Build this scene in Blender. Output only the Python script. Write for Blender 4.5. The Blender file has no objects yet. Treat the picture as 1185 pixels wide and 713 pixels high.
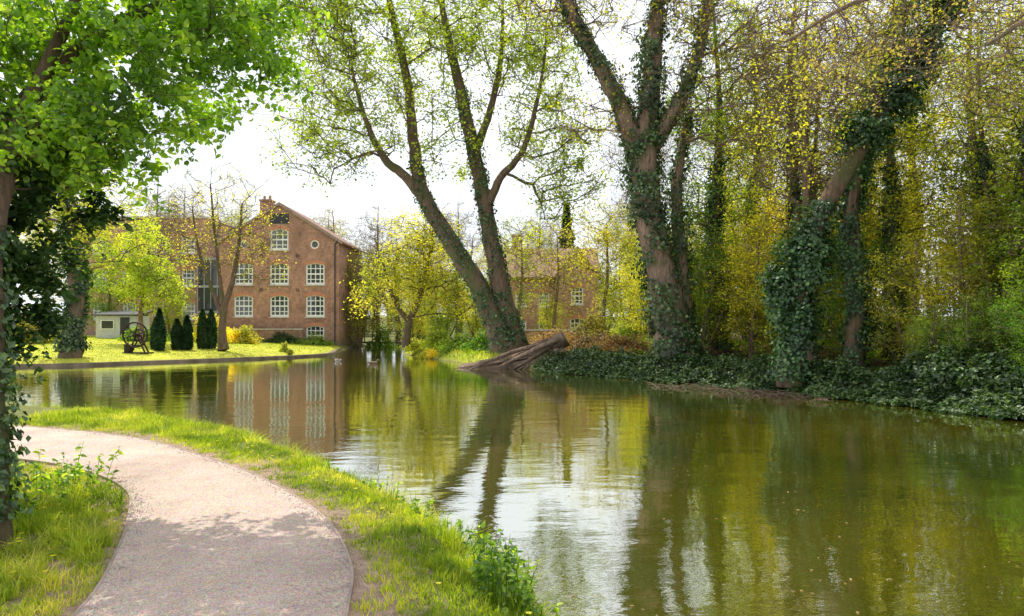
import bpy, math, numpy as np
from mathutils import Vector
from mathutils.geometry import tessellate_polygon

# ------------------------------------------------------------------ helpers
def col(c): return (c[0], c[1], c[2], 1.0)

class MB:
    def __init__(s):
        s.v=[]; s.q=[]; s.t=[]; s.r=[]; s.n=0; s.mq=[]; s.mt=[]
    def add(s, v, quads=None, tris=None, rnd=0.5, mat=0):
        v=np.asarray(v,dtype=np.float64).reshape(-1,3)
        if quads is not None and len(quads):
            q=np.asarray(quads,dtype=np.int64).reshape(-1,4)+s.n
            s.q.append(q); s.mq.append(np.full(len(q),mat))
        if tris is not None and len(tris):
            t=np.asarray(tris,dtype=np.int64).reshape(-1,3)+s.n
            s.t.append(t); s.mt.append(np.full(len(t),mat))
        if np.isscalar(rnd): rnd=np.full(len(v),rnd)
        s.r.append(np.asarray(rnd,dtype=np.float64)); s.v.append(v); s.n+=len(v)
    def mesh(s, name, mats, smooth=False):
        me=bpy.data.meshes.new(name)
        V=np.concatenate(s.v); me.vertices.add(len(V)); me.vertices.foreach_set('co',V.ravel())
        Q=np.concatenate(s.q) if s.q else np.zeros((0,4),int)
        T=np.concatenate(s.t) if s.t else np.zeros((0,3),int)
        idx=np.concatenate([Q.ravel(),T.ravel()]).astype(np.int32)
        me.loops.add(len(idx)); me.loops.foreach_set('vertex_index',idx)
        st=np.concatenate([np.arange(len(Q))*4, len(Q)*4+np.arange(len(T))*3]).astype(np.int32)
        me.polygons.add(len(st)); me.polygons.foreach_set('loop_start',st)
        m=np.concatenate(([np.concatenate(s.mq)] if s.mq else [])+([np.concatenate(s.mt)] if s.mt else [])).astype(np.int32)
        me.polygons.foreach_set('material_index',m)
        me.polygons.foreach_set('use_smooth',np.full(len(st),smooth))
        a=me.attributes.new('rnd','FLOAT','POINT'); a.data.foreach_set('value',np.concatenate(s.r).astype(np.float32))
        for mm in mats: me.materials.append(mm)
        me.update(calc_edges=True)
        return me
    def obj(s, name, mats, parent=None, smooth=False, loc=None):
        return mkobj(name, s.mesh(name,mats,smooth), parent, loc)

def mkobj(name, data, parent=None, loc=None, rot=None, scale=None):
    o=bpy.data.objects.new(name,data); bpy.context.scene.collection.objects.link(o)
    if parent is not None: o.parent=parent
    if loc is not None: o.location=loc
    if rot is not None: o.rotation_euler=rot
    if scale is not None: o.scale=scale if hasattr(scale,'__len__') else (scale,)*3
    return o

def empty(name, loc=(0,0,0), rot=None, scale=None):
    o=mkobj(name,None,None,loc,rot,scale); o.empty_display_size=0.5; return o

def box(mb,x0,x1,y0,y1,z0,z1,mat=0,rnd=0.5):
    v=[(x0,y0,z0),(x1,y0,z0),(x1,y1,z0),(x0,y1,z0),(x0,y0,z1),(x1,y0,z1),(x1,y1,z1),(x0,y1,z1)]
    mb.add(v,[(0,3,2,1),(4,5,6,7),(0,1,5,4),(1,2,6,5),(2,3,7,6),(3,0,4,7)],mat=mat,rnd=rnd)

def tube(mb, pts, rad, sides=6, mat=0, rnd=0.5, rough=0.0, rng=None, ref=None):
    pts=np.asarray(pts,float); n=len(pts); rad=np.broadcast_to(np.asarray(rad,float),(n,))
    t=np.gradient(pts,axis=0); t/= (np.linalg.norm(t,axis=1,keepdims=True)+1e-9)
    if ref is None:
        ref=np.zeros(3); ref[np.argmin(np.abs(t.mean(0)))]=1
    u=np.cross(t,ref); u/=(np.linalg.norm(u,axis=1,keepdims=True)+1e-9); w=np.cross(t,u)
    a=np.linspace(0,2*np.pi,sides,endpoint=False)
    rr=rad[:,None]*np.ones((1,sides))
    if rough>0 and rng is not None:
        lobes=1+rough*(np.sin(a*3+rng.rand()*6)*0.5+np.sin(a*5+rng.rand()*6)*0.4)
        rr=rr*lobes[None]*(1+rough*0.5*rng.randn(n,sides)*0.5)
    ring=pts[:,None,:]+rr[:,:,None]*(np.cos(a)[None,:,None]*u[:,None,:]+np.sin(a)[None,:,None]*w[:,None,:])
    i=np.arange(n-1)[:,None]*sides; j=np.arange(sides)[None]; k=(j+1)%sides
    q=np.stack([i+j,i+k,i+sides+k,i+sides+j],-1).reshape(-1,4)
    v=ring.reshape(-1,3); 
    v=np.vstack([v,pts[-1:],pts[:1]])
    e=n*sides; jj=np.arange(sides); kk=(jj+1)%sides
    t1=np.stack([np.full(sides,e),(n-1)*sides+jj,(n-1)*sides+kk],-1)
    t2=np.stack([np.full(sides,e+1),kk,jj],-1)
    mb.add(v,q,np.vstack([t1,t2]),mat=mat,rnd=rnd)

def smooth_poly(p, k=5):
    p=np.asarray(p,float); n=len(p); out=[]
    for i in range(n-1):
        p0=p[max(i-1,0)];p1=p[i];p2=p[i+1];p3=p[min(i+2,n-1)]
        for s in np.linspace(0,1,k,endpoint=False):
            out.append(0.5*((2*p1)+(-p0+p2)*s+(2*p0-5*p1+4*p2-p3)*s*s+(-p0+3*p1-3*p2+p3)*s**3))
    out.append(p[-1]); return np.array(out)

def unit(v): return v/(np.linalg.norm(v,axis=-1,keepdims=True)+1e-9)

def leaves(mb,P,size,rng,up=0.5,width=0.32,fine=False,rnd=None,outdir=None,outw=1.0,mat=0,jit=0.35):
    P=np.asarray(P,float); N=len(P)
    if N==0: return
    n=rng.randn(N,3); n[:,2]=np.abs(n[:,2])+up
    if outdir is not None: n=n*0.6+outdir*outw
    n=unit(n); d=unit(np.cross(n,rng.randn(N,3))); s=np.cross(n,d)
    L=size*(1-jit+2*jit*rng.rand(N,1)); W=L*width
    if rnd is None: rnd=rng.rand(N)
    if not fine:
        v=np.stack([P,P+d*L*.45+s*W+n*L*.08,P+d*L-n*L*.1,P+d*L*.45-s*W+n*L*.08],1).reshape(-1,3)
        i=np.arange(N)[:,None]*4
        mb.add(v,i+np.arange(4)[None],rnd=np.repeat(rnd,4),mat=mat)
    else:
        b=P; m=P+d*L*.5-n*L*.03; t=P+d*L-n*L*.14
        r1=P+d*L*.25+s*W*.9+n*L*.08; r2=P+d*L*.62+s*W*.8+n*L*.05
        l1=P+d*L*.25-s*W*.9+n*L*.08; l2=P+d*L*.62-s*W*.8+n*L*.05
        v=np.stack([b,m,t,r1,r2,l1,l2],1).reshape(-1,3); i=np.arange(N)[:,None]*7
        q=np.vstack([i+np.array([[0,3,4,1]]),i+np.array([[0,1,6,5]])])
        tt=np.vstack([i+np.array([[1,4,2]]),i+np.array([[1,2,6]])])
        mb.add(v,q,tt,rnd=np.repeat(rnd,7),mat=mat)

# ------------------------------------------------------------------ materials
def newmat(name):
    m=bpy.data.materials.new(name); m.use_nodes=True; nt=m.node_tree
    for n in list(nt.nodes): nt.nodes.remove(n)
    out=nt.nodes.new('ShaderNodeOutputMaterial'); return m,nt,out
def N(nt,t,**kw):
    n=nt.nodes.new(t)
    for k,v in kw.items():
        if k in n.inputs: n.inputs[k].default_value=v
        else: setattr(n,k,v)
    return n
def ramp(nt,fac,stops):
    r=nt.nodes.new('ShaderNodeValToRGB'); el=r.color_ramp.elements
    while len(el)<len(stops): el.new(0.5)
    for e,(p,c) in zip(el,stops): e.position=p; e.color=col(c)
    nt.links.new(fac,r.inputs[0]); return r.outputs[0]
def noise(nt,scale,detail=4,vec=None,rough=0.6):
    n=nt.nodes.new('ShaderNodeTexNoise'); n.inputs['Scale'].default_value=scale; n.inputs['Detail'].default_value=detail
    n.inputs['Roughness'].default_value=rough
    if vec is not None: nt.links.new(vec,n.inputs['Vector'])
    return n.outputs['Fac']
def mixc(nt,f,a,b,mode='MIX'):
    m=nt.nodes.new('ShaderNodeMix'); m.data_type='RGBA'; m.blend_type=mode
    for sock,val in ((m.inputs[0],f),(m.inputs[6],a),(m.inputs[7],b)):
        if hasattr(val,'is_linked') : nt.links.new(val,sock)
        elif isinstance(val,(int,float)): sock.default_value=val
        else: sock.default_value=col(val)
    return m.outputs[2]

def leafmat(name,stops,trans=0.45,gloss=0.03,clump=0.45,hue=0.0,rough=0.5,gain=1.22):
    m,nt,out=newmat(name); L=nt.links.new
    at=N(nt,'ShaderNodeAttribute'); at.attribute_name='rnd'
    c=ramp(nt,at.outputs['Fac'],[(p_,tuple(min(.85,x*gain) for x in c_)) for p_,c_ in stops])
    geo=N(nt,'ShaderNodeNewGeometry')
    nz=noise(nt,clump,3,geo.outputs['Position'])
    k=ramp(nt,nz,[(0.35,(0.46,0.57,0.46)),(0.62,(1.25,1.2,1.05))])
    c=mixc(nt,1.0,c,k,'MULTIPLY')
    oi=N(nt,'ShaderNodeObjectInfo')
    k2=ramp(nt,oi.outputs['Random'],[(0,(0.78,0.98,0.9)),(0.5,(1,1,1)),(1,(1.12,1.02,0.85))])
    c=mixc(nt,1.0,c,k2,'MULTIPLY')
    d=N(nt,'ShaderNodeBsdfDiffuse'); L(c,d.inputs[0])
    t=N(nt,'ShaderNodeBsdfTranslucent'); c2=mixc(nt,1.0,c,(1.7,1.7,0.65),'MULTIPLY'); L(c2,t.inputs[0])
    mx=N(nt,'ShaderNodeMixShader'); mx.inputs[0].default_value=trans; L(d.outputs[0],mx.inputs[1]); L(t.outputs[0],mx.inputs[2])
    if gloss<=0: L(mx.outputs[0],out.inputs[0]); return m
    g=N(nt,'ShaderNodeBsdfGlossy'); g.inputs['Roughness'].default_value=rough
    m2=N(nt,'ShaderNodeMixShader'); m2.inputs[0].default_value=gloss; L(mx.outputs[0],m2.inputs[1]); L(g.outputs[0],m2.inputs[2])
    L(m2.outputs[0],out.inputs[0]); return m

def simple(name,c,rough=0.7,nscale=3.0,var=0.3,bump=0.2,bscale=20,metal=0.0):
    m,nt,out=newmat(name); L=nt.links.new
    tc=N(nt,'ShaderNodeTexCoord'); p=N(nt,'ShaderNodeBsdfPrincipled')
    nz=noise(nt,nscale,6,tc.outputs['Object'])
    cc=ramp(nt,nz,[(0.3,tuple(x*(1-var) for x in c)),(0.7,tuple(min(1,x*(1+var)) for x in c))])
    L(cc,p.inputs['Base Color']); p.inputs['Roughness'].default_value=rough; p.inputs['Metallic'].default_value=metal
    if bump>0:
        b=N(nt,'ShaderNodeBump'); b.inputs['Strength'].default_value=bump; b.inputs['Distance'].default_value=0.03
        L(noise(nt,bscale,5,tc.outputs['Object']),b.inputs['Height']); L(b.outputs[0],p.inputs['Normal'])
    L(p.outputs[0],out.inputs[0]); return m

def barkmat(name,c,moss=(0.09,0.10,0.03),mossamt=0.5):
    m,nt,out=newmat(name); L=nt.links.new
    geo=N(nt,'ShaderNodeNewGeometry')
    mp=N(nt,'ShaderNodeMapping'); mp.inputs['Scale'].default_value=(7,7,1.2); L(geo.outputs['Position'],mp.inputs[0])
    nz=noise(nt,1.6,8,mp.outputs[0],0.7)
    c1=ramp(nt,nz,[(0.3,tuple(x*0.3 for x in c)),(0.5,c),(0.75,tuple(x*1.8 for x in c))])
    n2=noise(nt,0.8,5,geo.outputs['Position'])
    f=ramp(nt,n2,[(0.6-mossamt*0.25,(0,0,0)),(0.72-mossamt*0.2,(0.9,0.9,0.9))])
    cc=mixc(nt,f,c1,moss)
    p=N(nt,'ShaderNodeBsdfPrincipled'); p.inputs['Roughness'].default_value=0.9; L(cc,p.inputs['Base Color'])
    b=N(nt,'ShaderNodeBump'); b.inputs['Strength'].default_value=1.0; b.inputs['Distance'].default_value=0.09
    L(nz,b.inputs['Height']); L(b.outputs[0],p.inputs['Normal']); L(p.outputs[0],out.inputs[0]); return m

def brickmat(name,c1,c2,mortar=(0.36,0.32,0.27),dirt=0.5):
    m,nt,out=newmat(name); L=nt.links.new
    tc=N(nt,'ShaderNodeTexCoord'); sx=N(nt,'ShaderNodeSeparateXYZ'); L(tc.outputs['Object'],sx.inputs[0])
    ad=N(nt,'ShaderNodeMath'); ad.operation='ADD'; L(sx.outputs[0],ad.inputs[0]); L(sx.outputs[1],ad.inputs[1])
    cb=N(nt,'ShaderNodeCombineXYZ'); L(ad.outputs[0],cb.inputs[0]); L(sx.outputs[2],cb.inputs[1])
    br=N(nt,'ShaderNodeTexBrick'); L(cb.outputs[0],br.inputs['Vector'])
    br.inputs['Scale'].default_value=1; br.inputs['Brick Width'].default_value=0.23; br.inputs['Row Height'].default_value=0.08
    br.inputs['Mortar Size'].default_value=0.010; br.inputs['Color1'].default_value=col(c1); br.inputs['Color2'].default_value=col(c2)
    br.inputs['Mortar'].default_value=col(mortar)
    nz=noise(nt,0.45,7,tc.outputs['Object'],0.7)
    k=ramp(nt,nz,[(0.3,(1-dirt,1-dirt,1-dirt)),(0.55,(1,1,1)),(0.8,(1.3,1.25,1.15))])
    c=mixc(nt,1.0,br.outputs['Color'],k,'MULTIPLY')
    nf=noise(nt,3.5,4,tc.outputs['Object']); c=mixc(nt,1.0,c,ramp(nt,nf,[(0.3,(0.7,0.7,0.7)),(0.7,(1.3,1.25,1.25))]),'MULTIPLY')
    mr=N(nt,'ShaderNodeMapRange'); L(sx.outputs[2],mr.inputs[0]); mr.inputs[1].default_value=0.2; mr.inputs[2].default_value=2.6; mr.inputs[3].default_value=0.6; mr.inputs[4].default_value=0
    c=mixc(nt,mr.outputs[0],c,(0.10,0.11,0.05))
    p=N(nt,'ShaderNodeBsdfPrincipled'); p.inputs['Roughness'].default_value=0.9; L(c,p.inputs['Base Color'])
    b=N(nt,'ShaderNodeBump'); b.inputs['Strength'].default_value=0.5; b.inputs['Distance'].default_value=0.02
    b.invert=True; L(br.outputs['Fac'],b.inputs['Height']); L(b.outputs[0],p.inputs['Normal'])
    L(p.outputs[0],out.inputs[0]); return m

M={}
M['yellow']=leafmat('spring_leaf_yellow',[(0,(0.18,0.22,0.02)),(0.5,(0.36,0.36,0.03)),(1,(0.56,0.50,0.07))],0.58)
M['pale']=leafmat('spring_leaf_pale',[(0,(0.28,0.30,0.035)),(0.5,(0.47,0.45,0.06)),(1,(0.64,0.58,0.13))],0.58)
M['green']=leafmat('leaf_green',[(0,(0.05,0.12,0.012)),(0.5,(0.14,0.24,0.02)),(1,(0.29,0.37,0.04))],0.52)
M['fresh']=leafmat('leaf_fresh',[(0,(0.05,0.12,0.010)),(0.4,(0.15,0.27,0.016)),(0.75,(0.31,0.42,0.03)),(1,(0.54,0.60,0.08))],0.58,0.05,1.6)
M['olive']=leafmat('leaf_olive',[(0,(0.10,0.12,0.02)),(0.5,(0.22,0.22,0.03)),(1,(0.38,0.33,0.06))],0.5)
M['russet']=leafmat('bud_russet',[(0,(0.22,0.15,0.06)),(0.5,(0.38,0.28,0.10)),(1,(0.50,0.44,0.12))],0.5)
M['ivy']=leafmat('ivy_leaf',[(0,(0.015,0.045,0.018)),(0.6,(0.045,0.10,0.035)),(1,(0.15,0.25,0.09))],0.3,0.06,0.8,rough=0.42,gain=1.1)
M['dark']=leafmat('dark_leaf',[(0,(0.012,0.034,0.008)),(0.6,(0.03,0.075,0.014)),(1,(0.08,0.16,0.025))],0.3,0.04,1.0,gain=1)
M['brown']=leafmat('bramble_leaf',[(0,(0.18,0.09,0.06)),(0.5,(0.32,0.19,0.12)),(1,(0.38,0.32,0.12))],0.35,gain=1.1)
M['cypress']=leafmat('cypress_leaf',[(0,(0.012,0.034,0.014)),(0.6,(0.024,0.06,0.02)),(1,(0.05,0.10,0.03))],0.1,0.02,gain=1)
M['grass']=leafmat('grass_blade',[(0,(0.08,0.15,0.012)),(0.4,(0.21,0.31,0.022)),(0.75,(0.42,0.45,0.05)),(1,(0.62,0.52,0.25))],0.5,0.03,1.9,gain=1.15)
M['straw']=leafmat('dry_reed',[(0,(0.12,0.08,0.04)),(1,(0.34,0.25,0.13))],0.2,gain=1)
M['flower']=leafmat('dandelion_petal',[(0,(0.7,0.5,0.02)),(1,(0.8,0.65,0.05))],0.3,gain=1)
M['bark']=barkmat('bark_brown',(0.16,0.105,0.07),(0.10,0.11,0.035),mossamt=0.5)
M['barkl']=barkmat('bark_light',(0.24,0.165,0.115),mossamt=0.2)
M['log']=barkmat('weathered_wood',(0.24,0.165,0.115),(0.09,0.065,0.04),0.4)

# ------------------------------------------------------------------ terrain
river=np.array([(4,-25),(3,-6),(2,0),(1.2,2.5),(.40,4.5),(-.20,6.1),(-1.05,7.6),(-2.2,9.2),(-4.3,11.8),(-6.76,13.6),(-11.6,16.2),(-18,18.5),(-30,21),(-70,22),
 (-70,30),(-35,32.5),(-24.3,34.9),(-20.7,37.6),(-15.5,43),(-12.9,47.5),(-13.8,54),(-14.6,62),(-14.6,80),(-9,80),(-9,64),(-8.6,56),(-8.0,50),(-5.5,44),(-3.4,39.5),(-1.7,35.4),
 (1.9,31.6),(5.7,26.9),(7.8,23.8),(9.8,20.2),(11.05,17.9),(11.9,15.8),(13.5,10),(15,3),(16,-25)],float)
def sd(x,y,poly=river):
    x=np.asarray(x,float); y=np.asarray(y,float)
    best=np.full(x.shape,1e9); ins=np.zeros(x.shape,bool); n=len(poly)
    for i in range(n):
        ax,ay=poly[i]; bx,by=poly[(i+1)%n]; ex,ey=bx-ax,by-ay
        t=np.clip(((x-ax)*ex+(y-ay)*ey)/(ex*ex+ey*ey),0,1)
        best=np.minimum(best,(x-ax-t*ex)**2+(y-ay-t*ey)**2)
        c=((ay>y)!=(by>y)); 
        with np.errstate(divide='ignore',invalid='ignore'):
            xi=ax+(y-ay)*ex/(ey if ey!=0 else 1e-9)
        ins^=(c&(x<xi))
    d=np.sqrt(best); return np.where(ins,-d,d)
def sm(a,b,x):
    t=np.clip((x-a)/(b-a),0,1); return t*t*(3-2*t)
def wob(x,y): return 0.5*np.sin(x*1.7+np.sin(y*1.3)*1.5)+0.3*np.sin(y*3.1+x*2.3)+0.2*np.sin(x*6.1-y*4.7)
def zones(x,y):
    lawn=((x<-11.5)&(y>30)).astype(float)
    wood=sm(0,3,x+ (y-31)*0.2-1.0)*(y>5)*(x>0.5)*sm(47,40,y) 
    wood=np.where(x>11,1.0,wood)*(y<60)
    return lawn,wood
def height(x,y,d=None):
    x=np.asarray(x,float); y=np.asarray(y,float)
    if d is None: d=sd(x,y)
    lawn,wood=zones(x,y)
    H=np.full(x.shape,0.45)
    H=np.where(lawn>0,0.30+0.85*np.clip(d/17,0,1),H)
    mid=(x>=-11.5)&(y>30); H=np.where(mid,0.45+0.35*np.clip(d/12,0,1),H)
    H=H+wood*(0.4*np.clip(d/6,0,1)+0.12*wob(x*.6,y*.6)*np.clip(d,0,1))
    far=np.clip((np.hypot(x,y)-130)/300,0,1); H=H+far*6
    z=np.where(d>0,H*sm(-0.05,0.75,d)+0.0,-0.8*sm(0,1.6,-d))
    z=z+np.where((d>0)&(d<1.2)&(lawn<1),0.05*wob(x*3,y*3)*sm(0,.5,d)*sm(1.2,.6,d),0)
    return z

def axis(segs):
    out=[]
    for a,b,st in segs:
        n=max(1,int(round((b-a)/st))); out+=list(np.linspace(a,b,n,endpoint=False))
    out.append(segs[-1][1]); return np.array(out)
xs=axis([(-900,-300,150),(-300,-80,22),(-80,-30,2.5),(-30,-12,0.5),(-12,2.5,0.13),(2.5,16,0.4),(16,40,1.5),(40,100,10),(100,300,50),(300,900,150)])
ys=axis([(-300,-30,45),(-30,0,3),(0,2,.5),(2,18,0.13),(18,66,0.5),(66,90,3),(90,200,15),(200,1500,130)])
X,Y=np.meshgrid(xs,ys); D=sd(X,Y); Z=height(X,Y,D)

Ledge=smooth_poly([(-1.6,-3),(-2.0,0),(-2.35,2.5),(-2.60,4.1),(-3.0,5.2),(-3.42,6.1),(-4.0,7.1),(-4.95,8.0),(-6.3,8.75),(-9,9.6),(-14,10.8),(-25,12.6)],8)
Redge=smooth_poly([(-0.1,-3),(-0.35,0),(-0.75,2.5),(-1.0,4.1),(-1.2,5.0),(-1.75,6.2),(-2.85,7.7),(-4.35,9.2),(-5.95,10.5),(-8.6,11.6),(-14,12.9),(-25,14.8)],8)
pathpoly=np.vstack([Ledge,Redge[::-1]])
DP=np.full(X.shape,99.0); near=(X>-30)&(X<3)&(Y>-6)&(Y<20)
DP[near]=sd(X[near],Y[near],pathpoly)
lawn,wood=zones(X,Y)
C=np.zeros(X.shape+(3,)); C[:]=(0.15,0.16,0.03)
C[lawn>0]=(0.54,0.53,0.06)
midz=(X>=-11.5)&(Y>30)&(wood<=0); C[midz]=(0.36,0.38,0.05)
C[(Y>58)]=(0.13,0.14,0.03)
C=C*(1-wood[...,None])+np.array((0.13,0.09,0.045))*wood[...,None]
dirt=sm(0.62,0.2,DP+0.25*wob(X*1.5,Y*1.5))*(DP<2)
C=C*(1-dirt[...,None])+np.array((0.40,0.265,0.19))*dirt[...,None]
b=sm(0.25,-0.1,D); C=C*(1-b[...,None])+np.array((0.09,0.065,0.03))*b[...,None]
ny,nx=X.shape
mb=MB(); idx=np.arange(nx*ny).reshape(ny,nx)
q=np.stack([idx[:-1,:-1],idx[:-1,1:],idx[1:,1:],idx[1:,:-1]],-1).reshape(-1,4)
mb.add(np.stack([X,Y,Z],-1).reshape(-1,3),q)
m,nt,out=newmat('ground_soil_grass'); L=nt.links.new
at=N(nt,'ShaderNodeAttribute'); at.attribute_name='zone'
geo=N(nt,'ShaderNodeNewGeometry')
n1=noise(nt,0.7,8,geo.outputs['Position'],0.7); n2=noise(nt,14,8,geo.outputs['Position'],0.75)
c=mixc(nt,1.0,at.outputs['Color'],ramp(nt,n1,[(0.3,(0.6,0.68,0.55)),(0.7,(1.25,1.2,1.2))]),'MULTIPLY')
c=mixc(nt,1.0,c,ramp(nt,n2,[(0.3,(0.5,0.5,0.5)),(0.7,(1.4,1.4,1.4))]),'MULTIPLY')
p=N(nt,'ShaderNodeBsdfPrincipled'); p.inputs['Roughness'].default_value=0.95; L(c,p.inputs['Base Color'])
bm=N(nt,'ShaderNodeBump'); bm.inputs['Strength'].default_value=0.7; bm.inputs['Distance'].default_value=0.05; L(n2,bm.inputs['Height']); L(bm.outputs[0],p.inputs['Normal'])
L(p.outputs[0],out.inputs[0])
g=mb.obj('ground',[m],smooth=True)
ca=g.data.attributes.new('zone','FLOAT_COLOR','POINT'); ca.data.foreach_set('color',np.concatenate([C.reshape(-1,3),np.ones((nx*ny,1))],1).astype(np.float32).ravel())

# path
mb=MB(); k=14; rows=[]
for i in range(len(Ledge)):
    s=np.linspace(0,1,k)[:,None]; pp=Ledge[i]*(1-s)+Redge[i]*s
    wz=0.475+0.025*np.sin(np.pi*s[:,0]); rows.append(np.c_[pp,wz])
V=np.array(rows).reshape(-1,3); n=len(Ledge); idx=np.arange(n*k).reshape(n,k)
q=np.stack([idx[:-1,:-1],idx[:-1,1:],idx[1:,1:],idx[1:,:-1]],-1).reshape(-1,4); mb.add(V,q)
m,nt,out=newmat('path_fine_gravel'); L=nt.links.new
geo=N(nt,'ShaderNodeNewGeometry'); n1=noise(nt,0.9,7,geo.outputs['Position'],0.7); n2=noise(nt,95,3,geo.outputs['Position'],0.7)
vo=N(nt,'ShaderNodeTexVoronoi'); vo.inputs['Scale'].default_value=60; L(geo.outputs['Position'],vo.inputs['Vector'])
c=ramp(nt,n2,[(0.32,(0.28,0.205,0.17)),(0.5,(0.53,0.42,0.365)),(0.7,(0.75,0.63,0.56))])
c=mixc(nt,1.0,c,ramp(nt,n1,[(0.3,(0.72,0.69,0.66)),(0.7,(1.14,1.12,1.1))]),'MULTIPLY')
c=mixc(nt,0.35,c,vo.outputs['Color'],'SOFT_LIGHT')
p=N(nt,'ShaderNodeBsdfPrincipled'); p.inputs['Roughness'].default_value=0.95; L(c,p.inputs['Base Color'])
bm=N(nt,'ShaderNodeBump'); bm.inputs['Strength'].default_value=0.8; bm.inputs['Distance'].default_value=0.014; L(n2,bm.inputs['Height']); L(bm.outputs[0],p.inputs['Normal'])
L(p.outputs[0],out.inputs[0]); mb.obj('gravel_path',[m],smooth=True)
edgem=simple('edging_timber',(0.32,0.25,0.21),0.9)
for E,sg in ((Ledge,-1),(Redge,1)):
    mb=MB(); t=np.gradient(E,axis=0); t=unit(t); nn=np.c_[t[:,1],-t[:,0]]*sg
    a=E; b2=E+nn*0.018; n=len(E); z0=np.full(n,0.40); z1=np.full(n,0.479)
    V=np.vstack([np.c_[a,z0],np.c_[a,z1],np.c_[b2,z1],np.c_[b2,z0]])
    i=np.arange(n-1); q=np.vstack([np.c_[i+r*n,i+1+r*n,i+1+(r+1)*n,i+(r+1)*n] for r in range(3)])
    mb.add(V,q); mb.obj('path_edging',[edgem])
rng=np.random.RandomState(5)
mb=MB(); E=np.vstack([Redge[20:70]]); 
P=E[rng.randint(0,len(E),9000)]+rng.randn(9000,2)*[0.24,0.24]+[0.10,0.10]; P2=Ledge[rng.randint(18,60,4000)]+rng.randn(4000,2)*0.2-[0.06,0]
P=np.vstack([P,P2]); zz=height(P[:,0],P[:,1]); ok=zz>0.35; P=P[ok]; zz=zz[ok]
ins=sd(P[:,0],P[:,1],pathpoly); zz=np.where(ins<0,0.478+.02*np.clip(-ins*1.5,0,1),zz)
s=0.003+0.006*rng.rand(len(P)); a=rng.rand(len(P))*6.28
c0=np.c_[P,zz]; o=[np.c_[np.cos(a+j*2.09)*s,np.sin(a+j*2.09)*s,np.zeros(len(P))] for j in range(3)]
v=np.stack([c0+o[0],c0+o[1],c0+o[2],c0+np.c_[0*s,0*s,s*1.1]],1).reshape(-1,3); i=np.arange(len(P))[:,None]*4
mb.add(v,None,np.vstack([i+np.array([[0,1,3]]),i+np.array([[1,2,3]]),i+np.array([[2,0,3]])]))
mb.obj('loose_gravel',[simple('gravel_stone',(0.42,0.34,0.30),0.9,8,0.5,0)])

# water
mb=MB()
mb.add([(-75,-40,0),(40,-40,0),(40,85,0),(-75,85,0)],[(0,1,2,3)])
m,nt,out=newmat('river_water'); L=nt.links.new
geo=N(nt,'ShaderNodeNewGeometry')
mp=N(nt,'ShaderNodeMapping'); mp.inputs['Scale'].default_value=(0.8,1.6,1); mp.inputs['Rotation'].default_value=(0,0,math.radians(-12)); L(geo.outputs['Position'],mp.inputs[0])
w1=noise(nt,0.9,2,mp.outputs[0],0.5); w2=noise(nt,4.5,3,mp.outputs[0],0.55)
wp_=noise(nt,0.22,2,geo.outputs['Position']); amp=N(nt,'ShaderNodeMapRange'); L(wp_,amp.inputs[0]); amp.inputs[1].default_value=.38; amp.inputs[2].default_value=.62; amp.inputs[3].default_value=.07; amp.inputs[4].default_value=.34
mul=N(nt,'ShaderNodeMath'); mul.operation='MULTIPLY_ADD'; L(w2,mul.inputs[0]); L(amp.outputs[0],mul.inputs[1]); L(w1,mul.inputs[2])
nb=noise(nt,0.16,3,geo.outputs['Position'])
bc=ramp(nt,nb,[(0.35,(0.034,0.045,0.004)),(0.68,(0.12,0.105,0.007))])
dd=N(nt,'ShaderNodeBsdfDiffuse'); L(bc,dd.inputs[0])
gg=N(nt,'ShaderNodeBsdfGlossy'); gg.inputs['Roughness'].default_value=0.008; gg.inputs['Color'].default_value=(.98,1,.99,1)
bm=N(nt,'ShaderNodeBump'); bm.inputs['Strength'].default_value=1.0; bm.inputs['Distance'].default_value=0.010; L(mul.outputs[0],bm.inputs['Height']); L(bm.outputs[0],gg.inputs['Normal'])
fr=N(nt,'ShaderNodeFresnel'); fr.inputs['IOR'].default_value=2.1; L(bm.outputs[0],fr.inputs['Normal'])
ms=N(nt,'ShaderNodeMixShader'); fm=N(nt,'ShaderNodeMath'); fm.operation='MULTIPLY_ADD'; L(fr.outputs[0],fm.inputs[0]); fm.inputs[1].default_value=.66; fm.inputs[2].default_value=.42; fm.use_clamp=True
L(fm.outputs[0],ms.inputs[0]); L(dd.outputs[0],ms.inputs[1]); L(gg.outputs[0],ms.inputs[2]); L(ms.outputs[0],out.inputs[0]); mb.obj('river_water',[m])

# stone edging along lawn waterfront
mb=MB(); E=smooth_poly([(-60,30.05),(-35,32.55),(-24.3,34.95),(-20.7,37.65),(-15.5,43.05),(-12.95,47.5),(-13.85,54),(-14.7,59.5)],6)
t=unit(np.gradient(E,axis=0)); nn=np.c_[-t[:,1],t[:,0]]; a=E-nn*0.05; b2=E+nn*0.3; n=len(E)
V=np.vstack([np.c_[a,np.full(n,-.4)],np.c_[a,np.full(n,.15)],np.c_[b2,np.full(n,.15)],np.c_[b2,np.full(n,-.4)]])
i=np.arange(n-1); q=np.vstack([np.c_[i+r*n,i+1+r*n,i+1+(r+1)*n,i+(r+1)*n] for r in range(3)]); mb.add(V,q)
mb.obj('stone_bank_edging',[simple('edging_stone',(0.16,0.12,0.08),0.9,1.5,0.5)])

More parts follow.
